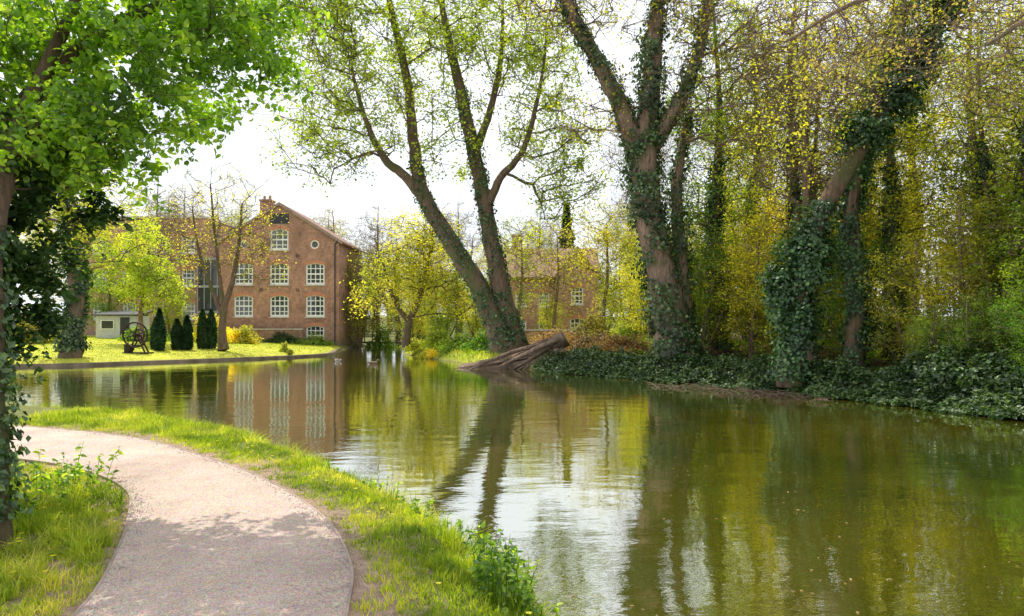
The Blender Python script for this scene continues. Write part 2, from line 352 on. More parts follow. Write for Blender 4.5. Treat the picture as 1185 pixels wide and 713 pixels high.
# ------------------------------------------------------------------ trees
def tree(seed,trunks,crowns,natt,nleaf,leafsize,tip=0.014,twigs=3,twl=0.8,attach=0.25,wander=0.12,fine=False,
         sides=12,up=0.5,lift=0.25,leafjit=0.12,pexp=2.3,zmin=1.5,droop=0.25):
    rng=np.random.RandomState(seed); W=MB(); F=MB(); polys=[]
    pos=[];rlim=[]
    for T in trunks:
        T=np.array(T,float); S=smooth_poly(T,6); 
        S[:,:3]+= rng.randn(len(S),3)*0.03*S[:,3:4]**0.5
        polys.append(S)
        tube(W,S[:,:3],np.maximum(S[:,3],tip),sides,rough=0.13,rng=rng,rnd=0.5)
        i0=int(len(S)*attach)
        for s in S[i0:]:
            if s[2]>=zmin: pos.append(s[:3]);rlim.append(s[3]*0.6)
    cr=np.array([c[:6] for c in crowns],float); w=np.array([c[6] if len(c)>6 else c[3]*c[4]*c[5] for c in crowns]); w=w/w.sum()
    ci=rng.choice(len(crowns),natt,p=w); d=unit(rng.randn(natt,3))*(rng.rand(natt,1)**0.45)
    A=cr[ci,:3]+d*cr[ci,3:6]
    P0=np.array(pos); dd=((A[:,None]-P0[None])**2).sum(-1).min(1); A=A[np.argsort(dd)]
    cap=len(P0)+natt*14; PP=np.zeros((cap,3)); DE=np.zeros(cap); n=len(P0); PP[:n]=P0; PA=[-1]*n; RL=list(rlim); chains=[]
    for a in A:
        v=a-PP[:n]; dist=np.sqrt((v**2).sum(1)); 
        cost=dist+0.30*DE[:n]+0.9*np.maximum(0,-(v[:,2]-lift*dist))
        j=int(np.argmin(cost)); p=PP[j]; L_=dist[j]; k=int(min(12,max(2,math.ceil(L_/0.65))))
        s=np.linspace(0,1,k+1)[1:,None]
        ctrl=(p+a)/2+np.array([0,0,0.10*L_])*(rng.rand()*2-0.6)+rng.randn(3)*0.06*L_
        c=(1-s)**2*p+2*s*(1-s)*ctrl+s*s*a
        c[:-1]+=rng.randn(k-1,3)*wander*0.5*min(1,L_/2) if k>1 else 0
        ch=[j]
        for q_ in c:
            PP[n]=q_; DE[n]=DE[ch[-1]]+np.linalg.norm(q_-PP[ch[-1]]); PA.append(ch[-1]); RL.append(9); ch.append(n); n+=1
        chains.append(ch)
    area=np.zeros(n); 
    for i in range(n-1,-1,-1):
        if area[i]==0: area[i]=tip**pexp
        if PA[i]>=0: area[PA[i]]+=area[i]
    rad=area**(1/pexp)
    for ch in chains:
        r=rad[ch].copy(); r[0]=min(r[1]*1.1,r[0]); lim=RL[ch[0]]
        r=np.minimum(r,lim if lim<9 else 9)
        tube(W,PP[ch],r,5 if r[0]<0.06 else 7,rnd=0.5)
    ends=[ch[-1] for ch in chains]+[ch[len(ch)//2] for ch in chains if len(ch)>3]
    B=np.repeat(PP[ends],twigs,0); nt_=len(B); dr=unit(rng.randn(nt_,3)+[0,0,droop]); l=twl*(0.4+0.8*rng.rand(nt_,1))
    m_=B+dr*l*.5+rng.randn(nt_,3)*0.06*twl; e_=B+dr*l+rng.randn(nt_,3)*0.12*twl
    pts=np.stack([B,m_,e_],1); rr=np.array([tip*0.85,tip*0.6,tip*0.25])
    u=unit(np.cross(dr,rng.randn(nt_,3))); v=np.cross(dr,u); ang=np.array([0,2.094,4.189])
    ring=pts[:,:,None,:]+rr[None,:,None,None]*(np.cos(ang)[None,None,:,None]*u[:,None,None,:]+np.sin(ang)[None,None,:,None]*v[:,None,None,:])
    base=np.arange(nt_)[:,None]*9; qq=[]
    for s_ in range(2):
        for j in range(3):
            k=(j+1)%3; qq.append(base+np.array([[s_*3+j,s_*3+k,s_*3+3+k,s_*3+3+j]]))
    W.add(ring.reshape(-1,3),np.vstack(qq))
    if nleaf>0:
        dens=rng.rand(nt_)**1.8+0.03; dens/=dens.sum()
        ti=rng.choice(nt_,nleaf,p=dens); s=rng.rand(nleaf,1)**0.7
        LP=np.where(s<.5,B[ti]*(1-2*s)+m_[ti]*2*s,m_[ti]*(2-2*s)+e_[ti]*(2*s-1))+rng.randn(nleaf,3)*leafjit
        leaves(F,LP,leafsize,rng,up=up,fine=fine,rnd=np.clip(0.5*rng.rand(nleaf)+0.5*np.repeat(rng.rand(nt_),1)[ti],0,1))
    return W,F,polys

def ivy_on(mb,poly,rng,n,size=0.13,spread=0.25,z0=0,z1=99,clump=True):
    S=np.asarray(poly); t=rng.rand(n*3)*(len(S)-1); i=t.astype(int); f=(t-i)[:,None]; p=S[i]*(1-f)+S[i+1]*f
    a=rng.rand(len(p))*6.283
    cl=np.sin(p[:,2]*1.3+a*1.0+S[0,0])+np.sin(p[:,2]*3.1-a*2)+0.6*np.sin(p[:,2]*7+a*3)
    keep=(p[:,2]>z0)&(p[:,2]<z1)&((cl>-0.5)|(not clump)); p=p[keep][:n]; a=a[keep][:n]; cl=cl[keep][:n]
    o=np.c_[np.cos(a),np.sin(a),0*a]; rr=p[:,3]+rng.rand(len(p))**1.5*spread*(0.5+0.5*np.clip(cl,0,2))+0.01
    P=p[:,:3]+o*rr[:,None]+rng.randn(len(p),3)*0.04
    leaves(mb,P,size,rng,up=0.1,width=0.42,outdir=o,outw=1.3)

def put_tree(name,W,F,bark,leafm,loc=(0,0,0),ivy=None):
    e=empty(name,loc)
    W.obj('trunk_and_branches',[bark],e,smooth=True)
    if F is not None and F.n: F.obj('leaves',[leafm],e)
    if ivy is not None and ivy.n: ivy.obj('ivy',[M['ivy']],e)
    return e

rg=np.random.RandomState(3)
# --- centre leaning twin-stem tree
tA=[(-0.15,37,.2,1.15),(-.45,37,1.1,.85),(-.95,37,2.4,.66),(-2.05,37,4.6,.52),(-3.5,36.8,6.9,.46),(-4.8,36.6,9.2,.38),(-5.25,36.6,11.6,.30),(-5.6,36.5,15.0,.24),(-6.3,36.3,18.3,.17),(-7.1,36,21.8,.08)]
tA2=[(-4.6,36.6,8.8,.30),(-5.7,36.3,10.1,.24),(-6.7,36.0,10.9,.2),(-7.6,35.6,12.8,.13),(-8.3,35.4,15.4,.08)]
tB=[(.25,37.3,.3,.9),(-.15,37.2,2.0,.66),(-.65,37.1,4.4,.50),(-1.35,37,8.0,.42),(-2.0,37,11.3,.37),(-2.85,37.2,15.1,.29),(-3.6,37.3,18.4,.2),(-4.2,37.5,22,.09)]
tC=[(-1.4,37,8.4,.26),(-.6,36.5,10.0,.2),(.6,36,11.4,.15),(1.4,35.5,14.2,.1),(1.8,35,17,.05)]
tD=[(-2.0,37,11.5,.24),(-1.2,37.2,13.8,.18),(-.6,37.5,16.8,.14),(-.5,38,20.5,.07)]
cr=[(-8.5,36,16,4.2,3.5,5.5),(-3.5,36.5,19,3.5,4,5),(1.0,36,16,3.4,3.5,5.5),(-9.3,35,11.5,2.8,2.5,3.2,24),(2.6,35.5,10.5,2.4,2.5,3.5,26),(-4,35,12,3,3,3,12),(-10,35,19,3,3,3,25)]
W,F,pl=tree(11,[tA,tA2,tB,tC,tD],cr,780,36000,0.16,tip=0.021,twigs=4,twl=1.15,attach=0.3,zmin=6,leafjit=.2)
I=MB()
ivy_on(I,pl[0],rg,2600,0.14,.16,0.5,11); ivy_on(I,pl[2],rg,3400,0.14,.16,0.5,15)
put_tree('leaning_twin_stem_tree',W,F,M['bark'],M['yellow'],ivy=I)

# --- big ivy-clad tree
t1=[(6.7,28,.2,1.15),(6.6,28,1.2,.82),(6.45,28,2.6,.70),(5.95,28,4.9,.60),(5.5,28,7.3,.56),(5.4,28,9.1,.52),(5.6,28,11.2,.42),(5.85,28.2,13.7,.34),(6.1,28.4,16.5,.2)]
t2=[(5.35,28,8.6,.42),(4.4,27.8,11.1,.34),(3.1,27.5,13.4,.27),(1.9,27.2,15.6,.2),(1.0,27,18,.1)]
t3=[(5.7,28,9.4,.34),(6.8,27.6,11.3,.28),(7.6,27.3,13.6,.2),(8.0,27,16.5,.1)]
t4=[(7.2,28.4,.3,.5),(7.2,28.4,2.5,.33),(7.0,28.5,5,.28),(6.9,28.6,8,.22),(7.4,28.6,11,.14)]
cr=[(2.0,27,16,2.8,3,3),(6,28,17,3.5,3,3.5),(8.5,27,13,3,3,4),(3.2,27,10.8,1.7,2,1.8,6),(9.2,26.5,9.8,2.8,2.2,1.6,8)]
W,F,pl=tree(21,[t1,t2,t3,t4],cr,480,6500,0.13,tip=0.017,twigs=5,twl=1.2,attach=0.35,zmin=6.5,lift=0.1)
I=MB()
ivy_on(I,pl[0],rg,9500,0.14,.5,0.4,17); ivy_on(I,pl[1],rg,3600,0.13,.3,9,18); ivy_on(I,pl[2],rg,2000,0.13,.3); ivy_on(I,pl[3],rg,3200,0.13,.35)
put_tree('ivy_clad_tree',W,F,M['barkl'],M['yellow'],ivy=I)

# --- leaning ivy tree in the wood
t1=[(8.9,21.8,.2,.42),(8.95,21.7,1.8,.30),(9.05,21.5,3.4,.28),(9.55,21.2,5.5,.26),(10.7,21,7.65,.24),(11.9,20.8,9.5,.2),(13.1,20.6,11.9,.13),(14,20.4,14,.06)]
t2=[(11.2,22.5,.3,.34),(11.3,22.4,3,.25),(11.1,22.3,6.0,.22),(11.8,22.2,9.0,.18),(12.6,22.1,12.5,.1)]
cr=[(13,20.5,12,2.8,2.5,2.5),(10,20.8,10.5,2.6,2.2,2.6),(12.5,22,12,2.5,2.5,2.5),(8.4,20.6,7.6,1.8,1.8,1.6,5)]
W,F,pl=tree(31,[t1,t2],cr,300,6500,0.10,tip=0.012,twigs=4,twl=0.9,attach=0.4,zmin=4.5,lift=0.1)
I=MB(); ivy_on(I,pl[0],rg,4200,0.12,.42,.4,6.0); ivy_on(I,pl[1],rg,6000,0.12,.3)
def clumpleaf(mb,c,r,n,size,rng,up=.3):
    d=unit(rng.randn(n,3)); k=1+0.25*np.sin(d[:,:1]*5+c[0])+0.25*np.sin(d[:,1:2]*6+c[1])+.2*np.sin(d[:,2:3]*7)
    leaves(mb,np.array(c)+d*np.array(r)*k*(0.5+0.65*rng.rand(n,1)**1.3),size,rng,up=up,width=.42,outdir=d,outw=.8)
for c,r,n in (((10.8,20.9,8.1),(.75,.7,.6),2600),((11.7,20.8,9.3),(.75,.7,.8),2800),((12.4,20.7,10.6),(.6,.6,.9),1800),((9.2,21.3,4.3),(.85,.8,1.1),4200),((9.0,21.5,2.2),(.7,.7,1.2),3000),((13.1,20.6,12.0),(.7,.6,.8),1800),((8.4,21.6,3.4),(.5,.5,.9),1500)):
    clumpleaf(I,c,r,n,.12,rg)
put_tree('ivy_clad_tree',W,F,M['bark'],M['yellow'],ivy=I)

# --- tree on the right bank whose limbs reach out over the water
t1=[(15.8,14.5,.2,.34),(15.6,14.6,3,.26),(15.0,14.8,6,.22),(13.5,15,8.6,.17),(11.2,15.2,9.8,.11),(8.2,15.4,9.6,.06),(6.2,15.5,8.6,.03)]
t2=[(15.0,14.8,6,.18),(13,14,8.0,.12),(10.8,13.5,8.4,.07),(9.2,13.2,7.6,.035)]
W,F,pl=tree(35,[t1,t2],[(8.5,15.4,8.6,3.2,2,1.7),(11.6,14.6,8.6,2.8,2,2.0),(10.5,15,11,3.5,2.5,1.6)],300,4200,0.08,tip=0.0075,twigs=5,twl=1.0,attach=0.3,zmin=5,lift=-0.1,droop=-.1,leafjit=.1)
put_tree('overhanging_tree',W,F,M['barkl'],M['russet'])

# --- lawn tree
t1=[(-18.6,44,.5,.38),(-18.7,44,1.6,.25),(-18.55,44,3.2,.21),(-18.0,44,5.0,.16),(-17.6,44,7.5,.11),(-17.4,44,10,.05)]
t2=[(-18.65,44,2.8,.17),(-19.4,44,4.6,.13),(-20.2,44,7,.09),(-20.6,44,9.6,.04)]
t3=[(-18.6,44,3.2,.14),(-18.7,43.6,5.5,.11),(-18.9,43.3,8.4,.08),(-19,43,11,.04)]
cr=[(-18.6,44,9.0,4.0,3.2,3.6),(-21.3,44,6.2,1.8,2,1.9,8),(-15.9,44,6.4,1.8,2,2.0,8)]
W,F,pl=tree(41,[t1,t2,t3],cr,300,3600,0.11,tip=0.012,twigs=4,twl=0.9,attach=0.45,zmin=3.2,lift=0.4,pexp=2.1)
put_tree('lawn_tree',W,F,M['bark'],M['pale'])

# --- ivy tree at the left edge of the lawn
t1=[(-23.9,37.0,.2,.62),(-23.8,37.0,1.6,.46),(-23.6,37,4,.4),(-23.9,37,7,.3),(-24.2,37,10.5,.15)]
cr=[(-25,37,11,4,3,4),(-22.2,37,7.5,2.8,2.5,2.6),(-28,37,8,3,3,3)]
W,F,pl=tree(51,[t1],cr,320,13000,0.16,tip=0.018,twigs=3,twl=.9,attach=0.4,zmin=3)
I=MB(); ivy_on(I,pl[0],rg,5000,.15,.35,.8,9)
put_tree('ivy_clad_tree',W,F,M['bark'],M['pale'],ivy=I)
t1=[(-26.0,48,.8,.2),(-26.1,48,3,.15),(-25.6,48,6,.1),(-25.6,48,9,.04)]
W,F,pl=tree(52,[t1],[(-26.3,48,6.3,2.9,2.6,3.3),(-24,47.5,4.6,1.8,1.6,1.6)],220,9500,0.17,tip=0.016,twigs=3,twl=.8,attach=0.3,zmin=2)
put_tree('yellow_leaved_tree',W,F,M['barkl'],M['pale'])
# pale weeping tree by the channel
t1=[(-7.4,47.5,.4,.34),(-7.2,47.5,2.2,.24),(-6.3,47.5,4.5,.2),(-5.6,47.5,7.5,.12),(-5.4,47.5,10,.05)]
t2=[(-7.2,47.5,2.3,.2),(-8.2,47.2,4.0,.15),(-8.9,47,6.4,.08)]
W,F,pl=tree(61,[t1,t2],[(-6.0,47,6.4,3.3,2.4,3.8),(-9.2,46.7,4.8,2.0,1.6,2.2),(-3.6,46.5,4.0,2.0,1.6,1.8)],330,12500,0.17,tip=0.017,twigs=4,twl=1.2,attach=0.3,zmin=2,up=.9,leafjit=.2)
put_tree('yellow_leaved_tree',W,F,M['bark'],M['pale'])
# slender trees in front of the house
for (x,y,sd_,mt,nl) in ((6.6,50,62,'yellow',5000),(.4,54,63,'pale',3200),(3.4,56,64,'yellow',2600)):
    t1=[(x,y,.5,.2),(x+.1,y,3,.15),(x+.4,y,6,.1),(x+.3,y,9.5,.04)]
    W,F,pl=tree(sd_,[t1],[(x,y,7.8,2.8,2,3.3),(x+.6,y,4.2,2.0,1.4,1.4)],190,nl,0.15,tip=0.015,twigs=4,twl=1.0,attach=0.25,zmin=2,leafjit=.2)
    put_tree('slender_tree',W,F,M['barkl'],M[mt])

# --- left foreground tree
t1=[(-4.02,5.3,.40,.12),(-4.06,5.35,1.2,.10),(-4.30,5.6,2.2,.095),(-4.5,6.0,3.4,.085),(-4.3,6.3,4.6,.06),(-3.9,6.5,5.8,.04)]
t2=[(-5.6,6.6,.4,.20),(-5.5,6.6,2.2,.16),(-5.0,6.5,3.8,.10),(-4.0,6.5,4.9,.06),(-3.0,6.7,5.5,.03)]
crB=[(-4.3,6.5,4.65,1.3,1.3,1.1),(-3.5,6.7,4.85,1.05,1.1,1.0),(-2.85,6.9,5.2,.85,.9,.6,.9),(-5.4,6.5,5.2,1.3,1.3,1.0),(-3.95,6.2,3.85,.7,.6,.5,.8),(-3.5,6.5,6.2,1.5,1.3,.8,1.2)]
W,F,pl=tree(71,[t1,t2],crB,480,26000,0.070,tip=0.0035,twigs=4,twl=.36,attach=0.35,zmin=2.2,fine=True,leafjit=0.04,wander=.06,up=.1)
e=put_tree('riverside_tree',W,F,M['bark'],M['fresh'])
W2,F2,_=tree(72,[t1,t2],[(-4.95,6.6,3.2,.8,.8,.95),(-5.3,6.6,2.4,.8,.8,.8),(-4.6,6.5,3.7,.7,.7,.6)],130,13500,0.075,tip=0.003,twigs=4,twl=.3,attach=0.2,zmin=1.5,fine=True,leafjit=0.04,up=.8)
F2.obj('shade_coloured_leaves',[M['dark']],e)  # shade of the lower inner crown is put into this darker leaf colour
I=MB(); ivy_on(I,pl[0],rg,1700,.06,.10,.7,3,clump=False)
for c,r,n in (((-4.55,5.75,1.75),(.40,.3,.6),1500),): clumpleaf(I,c,r,n,.06,rg)
I.obj('ivy',[M['ivy']],e)

# --- shared woodland tree meshes
def shared(seed,trunks,cr,natt,nl,ls,tip,twigs,twl,ivyn=0,**kw):
    W,F,pl=tree(seed,trunks,cr,natt,nl,ls,tip=tip,twigs=twigs,twl=twl,**kw)
    I=MB()
    if ivyn:
        for p_ in pl: ivy_on(I,p_,rg,ivyn,.14,.35,.2,9)
    return (W.mesh('wood_mesh',[None],True),F.mesh('leaf_mesh',[None]),I.mesh('ivy_mesh',[M['ivy']]) if I.n else None)
T=[]
T.append(shared(81,[[(0,0,-.3,.40),(.1,0,2,.27),(.3,.1,6,.22),(.1,.2,11,.14),(.3,0,16,.05)]],[(0,0,11,3.0,3.0,5.5),(.8,0,6,2.4,2.4,2.6)],260,12000,.13,.015,3,.9,5500,attach=.25,zmin=3,leafjit=.16))
T.append(shared(82,[[(0,0,-.3,.34),(-.2,0,3,.24),(-.9,.1,7,.18),(-1.2,.2,12,.10),(-1,0,15,.04)],[(-.1,0,2,.18),(.7,.2,5,.14),(1.5,.1,9,.09),(1.9,0,13,.04)]],[(0,0,10,3.6,3.2,5),(0,0,5,3.0,2.6,2.2)],280,8500,.12,.015,4,1.1,2600,attach=.25,zmin=2.2,leafjit=.16))
T.append(shared(83,[[(0,0,-.3,.16),(.2,0,1.5,.12),(.6,.1,4,.08),(.7,.2,7,.03)],[(0,0,.1,.12),(-.7,.2,2,.08),(-1.3,.1,5,.04)],[(.1,.1,0,.1),(.9,-.3,1.5,.07),(1.8,-.5,3.6,.03)]],[(0,0,4.4,2.6,2.4,2.8),(0,0,1.9,2.3,2.0,1.2)],230,10000,.12,.010,3,.8,0,attach=.15,zmin=.6,leafjit=.16))
T.append(shared(84,[[(0,0,-.3,.3),(0.1,0,3,.22),(0,.1,8,.17),(.2,.2,13,.10),(.1,0,17,.03)],[(.05,0,5,.16),(1.4,.2,8,.11),(2.0,.1,13,.05)]],[(0,0,12,3.8,3.4,5)],320,2200,.11,.015,5,1.3,0,attach=.3,zmin=4))
def place(name,ti,x,y,s,rot,leaf,bark='bark',parent=None,dz=0):
    z=float(height(np.array([x]),np.array([y]))[0])+dz
    e=mkobj(name,None,parent,(x,y,z),(0,0,rot),(s,s,s)); w,f,i=T[ti]
    o=mkobj('trunk_and_branches',w,e); o.material_slots[0].link='OBJECT'; o.material_slots[0].material=M[bark]
    o=mkobj('leaves',f,e); o.material_slots[0].link='OBJECT'; o.material_slots[0].material=M[leaf]
    if i: mkobj('ivy',i,e)
    return e
rg2=np.random.RandomState(9)
for (x,y,ti,s,lf,bk) in [(9.3,30.5,0,1.0,'green','bark'),(11.6,27,1,.95,'yellow','barkl'),(13.6,24.2,0,.8,'yellow','bark'),(15.0,20.5,1,.8,'yellow','bark'),(15.2,16.4,0,.75,'green','bark'),
    (18,25,1,.95,'yellow','bark'),(19,20,0,.8,'pale','barkl'),(12.5,35,0,.95,'pale','bark'),(16.5,32,1,.9,'yellow','bark'),(22,29,0,.9,'yellow','bark'),(8.2,40,3,.9,'russet','barkl'),
    (15,43,1,1.0,'pale','bark'),(22,38,0,1.0,'yellow','bark'),(27,26,1,.95,'pale','bark'),(20,13,1,.9,'yellow','bark'),(17.5,9.5,0,.9,'yellow','bark'),(10.8,24.8,3,.8,'russet','barkl'),
    (16.8,14.0,3,.7,'russet','barkl')]:
    place('woodland_tree',ti,x,y,s*(.95+.1*rg2.rand()),rg2.rand()*6.28,lf,bk)
U=empty('woodland_undergrowth')
for (x,y,s,lf) in [(8.3,30,.8,'green'),(10,28.6,.75,'yellow'),(10.8,25.7,.7,'yellow'),(12.2,24.0,.7,'green'),(12.6,21.2,.6,'pale'),(13.5,19.9,.75,'yellow'),(13.9,17.9,.65,'green'),(14.9,15.9,.8,'yellow'),(16,18.4,1,'pale'),
    (16,13.0,1,'yellow'),(14,28,1.0,'yellow'),(17,23,1.1,'olive'),(12,31.5,1.0,'pale'),(16,36,1.2,'pale'),(20,21,1.2,'yellow'),(9,34.5,.9,'olive'),(19,11,1.2,'yellow'),(24,24,1.4,'pale'),
    (12,39,1.2,'pale'),(19,40,1.3,'yellow'),(8.9,44,.9,'pale'),(11.0,49,1.2,'yellow'),(12.9,16.9,.36,'green'),(13.4,16.1,.42,'fresh'),(12.4,18.3,.33,'green'),(11.9,19.4,.28,'fresh'),(14.0,14.6,.5,'green')]:
    place('shrub',2,x,y,s,rg2.rand()*6.28,lf,'barkl',U)
Dm=empty('distant_trees')
for i in range(60):
    a=rg2.uniform(-0.85,0.95); r=rg2.uniform(84,120); x=r*math.sin(a); y=r*math.cos(a)
    if -32<x<-14 and y<88: continue
    place('distant_tree',int(rg2.choice([0,1,3,3,1])),x,y,rg2.uniform(.75,1.1) if abs(x+2)>14 else rg2.uniform(.6,.8),rg2.rand()*6.28,str(rg2.choice(['pale','yellow','pale'])),'barkl',Dm)
for i in range(17):
    x=-10+i*2.6+rg2.uniform(-.6,.6); place('distant_shrub',2,x,rg2.uniform(70,78),rg2.uniform(.75,1.2),rg2.rand()*6.28,str(rg2.choice(['yellow','olive','green'])),'barkl',Dm)
for (x,y,ti,s,lf) in [(-13.0,66,3,.85,'olive'),(-11.5,69,1,.75,'yellow'),(-8,68,3,.8,'pale'),(-5,62,3,.75,'olive'),(-1.5,72,1,.8,'pale'),(11.5,66,0,.8,'yellow'),(12,60,1,.8,'yellow'),(3,74,3,.8,'olive'),(-37,58,1,.8,'yellow'),(-31,60,3,.8,'pale'),(-45,48,0,.9,'yellow'),(-38,44,1,.9,'pale')]:
    place('riverside_tree',ti,x,y,s,rg2.rand()*6.28,lf,'barkl')
for (x,y,s,lf) in ((-14.2,63.5,1.25,'olive'),(-8.6,60,1.0,'pale'),(-5.5,56,.8,'green'),(-2.6,54,.6,'yellow'),(9.4,56,.9,'yellow'),(-28,56,.7,'yellow'),(-32.5,55,.8,'green'),(3.2,57,.5,'pale')):
    place('channel_side_shrub',2,x,y,s,x,lf,'bark')

# --- round bushes / hedges
def bush(name,x,y,rx,ry,rz,n,size,mat,seed):
    rng=np.random.RandomState(seed); z=float(height(np.array([x]),np.array([y]))[0]); F=MB()
    d=unit(rng.randn(n,3)); d[:,2]=np.abs(d[:,2])*1.0-0.12
    k=1+0.16*np.sin(d[:,:1]*6+seed)+0.16*np.sin(d[:,1:2]*7+seed*2)+0.12*np.sin(d[:,2:3]*9)+.08*np.sin(d[:,:1]*15+d[:,2:3]*13)
    P=np.array([0,0,0.05])+d*np.array([rx,ry,rz])*k*(0.6+0.52*rng.rand(n,1)**1.1)
    leaves(F,P,size,rng,up=.3,width=.4,outdir=d,outw=.5); e=empty(name,(x,y,z)); F.obj('leaves',[mat],e)
    W=MB()
    for j in range(12):
        a=rng.rand()*6.28; tube(W,[(0,0,-.1),(math.cos(a)*rx*.3,math.sin(a)*ry*.3,rz*.4),(math.cos(a)*rx*.6,math.sin(a)*ry*.6,rz*.95)],[.04,.03,.008],5)
    W.obj('stems',[M['bark']],e); return e
bs=[(-4.9,45.5,.9,.8,1.25,3500,.13,'pale'),(-3.2,42.6,1.2,.9,1.0,4000,.12,'green'),(-1.7,41,1.0,.9,1.1,4000,.12,'green'),(-5.2,43.6,.8,.6,.5,1800,.12,'pale'),(-6.4,47.6,1.2,.9,.6,2500,.12,'yellow'),
    (-23,52,1.5,1.0,1.9,5000,.15,'pale'),(-21.3,53.5,1.4,.9,1.2,4000,.14,'pale'),(-15.2,45.6,.3,.3,.55,700,.09,'pale'),(-16.6,57.5,1.4,.9,.8,2500,.12,'green'),(-19.5,58.2,1.6,.7,.8,2500,.12,'dark'),
    (-14.7,45.2,.25,.25,.3,300,.09,'yellow'),(3.9,35.8,1.6,1.2,.9,3000,.12,'brown'),(5.4,33.2,1.4,1.1,.8,2500,.12,'brown'),(2.2,37.5,1.5,1.0,1.0,2300,.12,'brown'),(4.6,38.5,1.2,1.0,1.7,3500,.14,'olive'),
    (-12.2,64,1.5,1.2,2.6,3500,.18,'green'),(-27.0,50,1.6,1.0,.9,3000,.15,'green'),(-33.5,46,2.6,1.5,2.4,6000,.17,'olive'),(8.6,47,2.0,1.5,1.5,4500,.15,'pale'),
    (12.3,18.9,1.1,1.1,1.2,6000,.11,'ivy'),(13.2,17.2,1.3,1.2,1.1,7000,.11,'ivy'),(13.9,14.6,1.4,1.4,1.5,7000,.11,'ivy'),(15.2,11.5,1.5,1.5,2.0,6000,.12,'green'),(12.2,17.3,.7,.7,.7,3000,.1,'dark')]
for i,bb in enumerate(bs): bush('round_bush',bb[0],bb[1],bb[2],bb[3],bb[4],bb[5],bb[6],M[bb[7]],100+i)

# --- cypress columns on the lawn
rngc=np.random.RandomState(77); F=MB(); n=5000; h=rngc.rand(n)**.9; a=rngc.rand(n)*6.283
r=0.36*np.clip(np.minimum(1.0,(1-h)*2.6),0,1)**.8*(0.75+.25*np.clip(h*8,0,1))*(1+.15*np.sin(a*3+h*9))*(.7+.3*rngc.rand(n))
o=np.c_[np.cos(a),np.sin(a),0*a]; P=o*r[:,None]+np.c_[0*h,0*h,h*2.35+.08]
leaves(F,P,.16,rngc,up=.2,width=.28,outdir=o+np.array([0,0,.2]),outw=1); cym=F.mesh('cypress_leaves',[M['cypress']])
Wc=MB(); tube(Wc,[(0,0,-.1),(0,0,1),(0,0,2.2)],[.07,.05,.01],6); cyt=Wc.mesh('cypress_trunk',[M['bark']])
for (x,y,s) in [(-22.0,42.6,1.0),(-21.4,43.6,.76),(-20.85,43.8,.85),(-20.4,45.0,1.0),(-20.0,45.4,1.0),(-22.6,43.4,.8)]:
    e=empty('cypress_tree',(x,y,float(height(np.array([x]),np.array([y]))[0])),(0,0,x*3),(.85,.85,s*1.05)); mkobj('leaves',cym,e); mkobj('trunk',cyt,e)
F=MB(); n=9000; h=rngc.rand(n); a=rngc.rand(n)*6.283; r=2.6*(1-h)*(0.6+.4*rngc.rand(n))*(1+.25*np.sin(h*45))
o=np.c_[np.cos(a),np.sin(a),0*a]; leaves(F,o*r[:,None]+np.c_[0*h,0*h,1+h*14.5],.4,rngc,up=.1,width=.3,outdir=o+[0,0,.5],outw=.8)
e=empty('fir_tree',(6.4,80,.8)); F.obj('leaves',[M['dark']],e); Wc=MB(); tube(Wc,[(0,0,-.2),(0,0,7),(0,0,15)],[.3,.2,.03],8); Wc.obj('trunk',[M['bark']],e)

# --- ivy ground cover along the right bank
rng=np.random.RandomState(17); I=MB(); n=80000
bank=smooth_poly([(1.2,32.4),(3.6,29.4),(5.7,26.9),(7.8,23.8),(9.8,20.2),(11.05,17.9),(11.9,15.8),(13.5,10),(14.2,6)],10)
ti=rng.rand(n)**0.8*(len(bank)-1); i=ti.astype(int); f=(ti-i)[:,None]; P=bank[i]*(1-f)+bank[np.minimum(i+1,len(bank)-1)]*f
tn=unit(bank[np.minimum(i+1,len(bank)-1)]-bank[i]); nn=np.c_[-tn[:,1],tn[:,0]]
off=rng.rand(n)**1.3*2.6-0.55-.25*wob(P[:,0]*2,P[:,1]*2); P=P+nn*off[:,None]; zz=np.maximum(height(P[:,0],P[:,1]),0)
hump=(0.32+0.30*wob(P[:,0]*1.3,P[:,1]*1.3)+.17*wob(P[:,0]*4,P[:,1]*4))*np.clip((off+.75)*1.4,0.15,1)
P3=np.c_[P,zz+np.clip(hump,0.02,2)*(.35+.65*rng.rand(n)**.5)]
leaves(I,P3,.105,rng,up=.7,width=.42,outdir=np.c_[-nn*.5,np.ones(n)*.4],outw=.7); I.obj('ivy_ground_cover',[M['ivy']])
Fw=MB(); n=26000; x=rng.uniform(3,24,n); y=rng.uniform(10,42,n); d=sd(x,y); k=(d>1.2); x,y=x[k],y[k]; k=wob(x*.8,y*.8)>-.1; x,y=x[k],y[k]
leaves(Fw,np.c_[x,y,height(x,y)+.35*rng.rand(len(x))**2],.15,rng,up=1.0,width=.4); Fw.obj('woodland_floor_plants',[M['green']])
Fw=MB(); n=20000; x=rng.uniform(2,24,n); y=rng.uniform(10,42,n); d=sd(x,y); k=(d>.6); x,y=x[k],y[k]
leaves(Fw,np.c_[x,y,height(x,y)+.02+.03*rng.rand(len(x))],.12,rng,up=3.0,width=.4); Fw.obj('leaf_litter',[M['straw']])

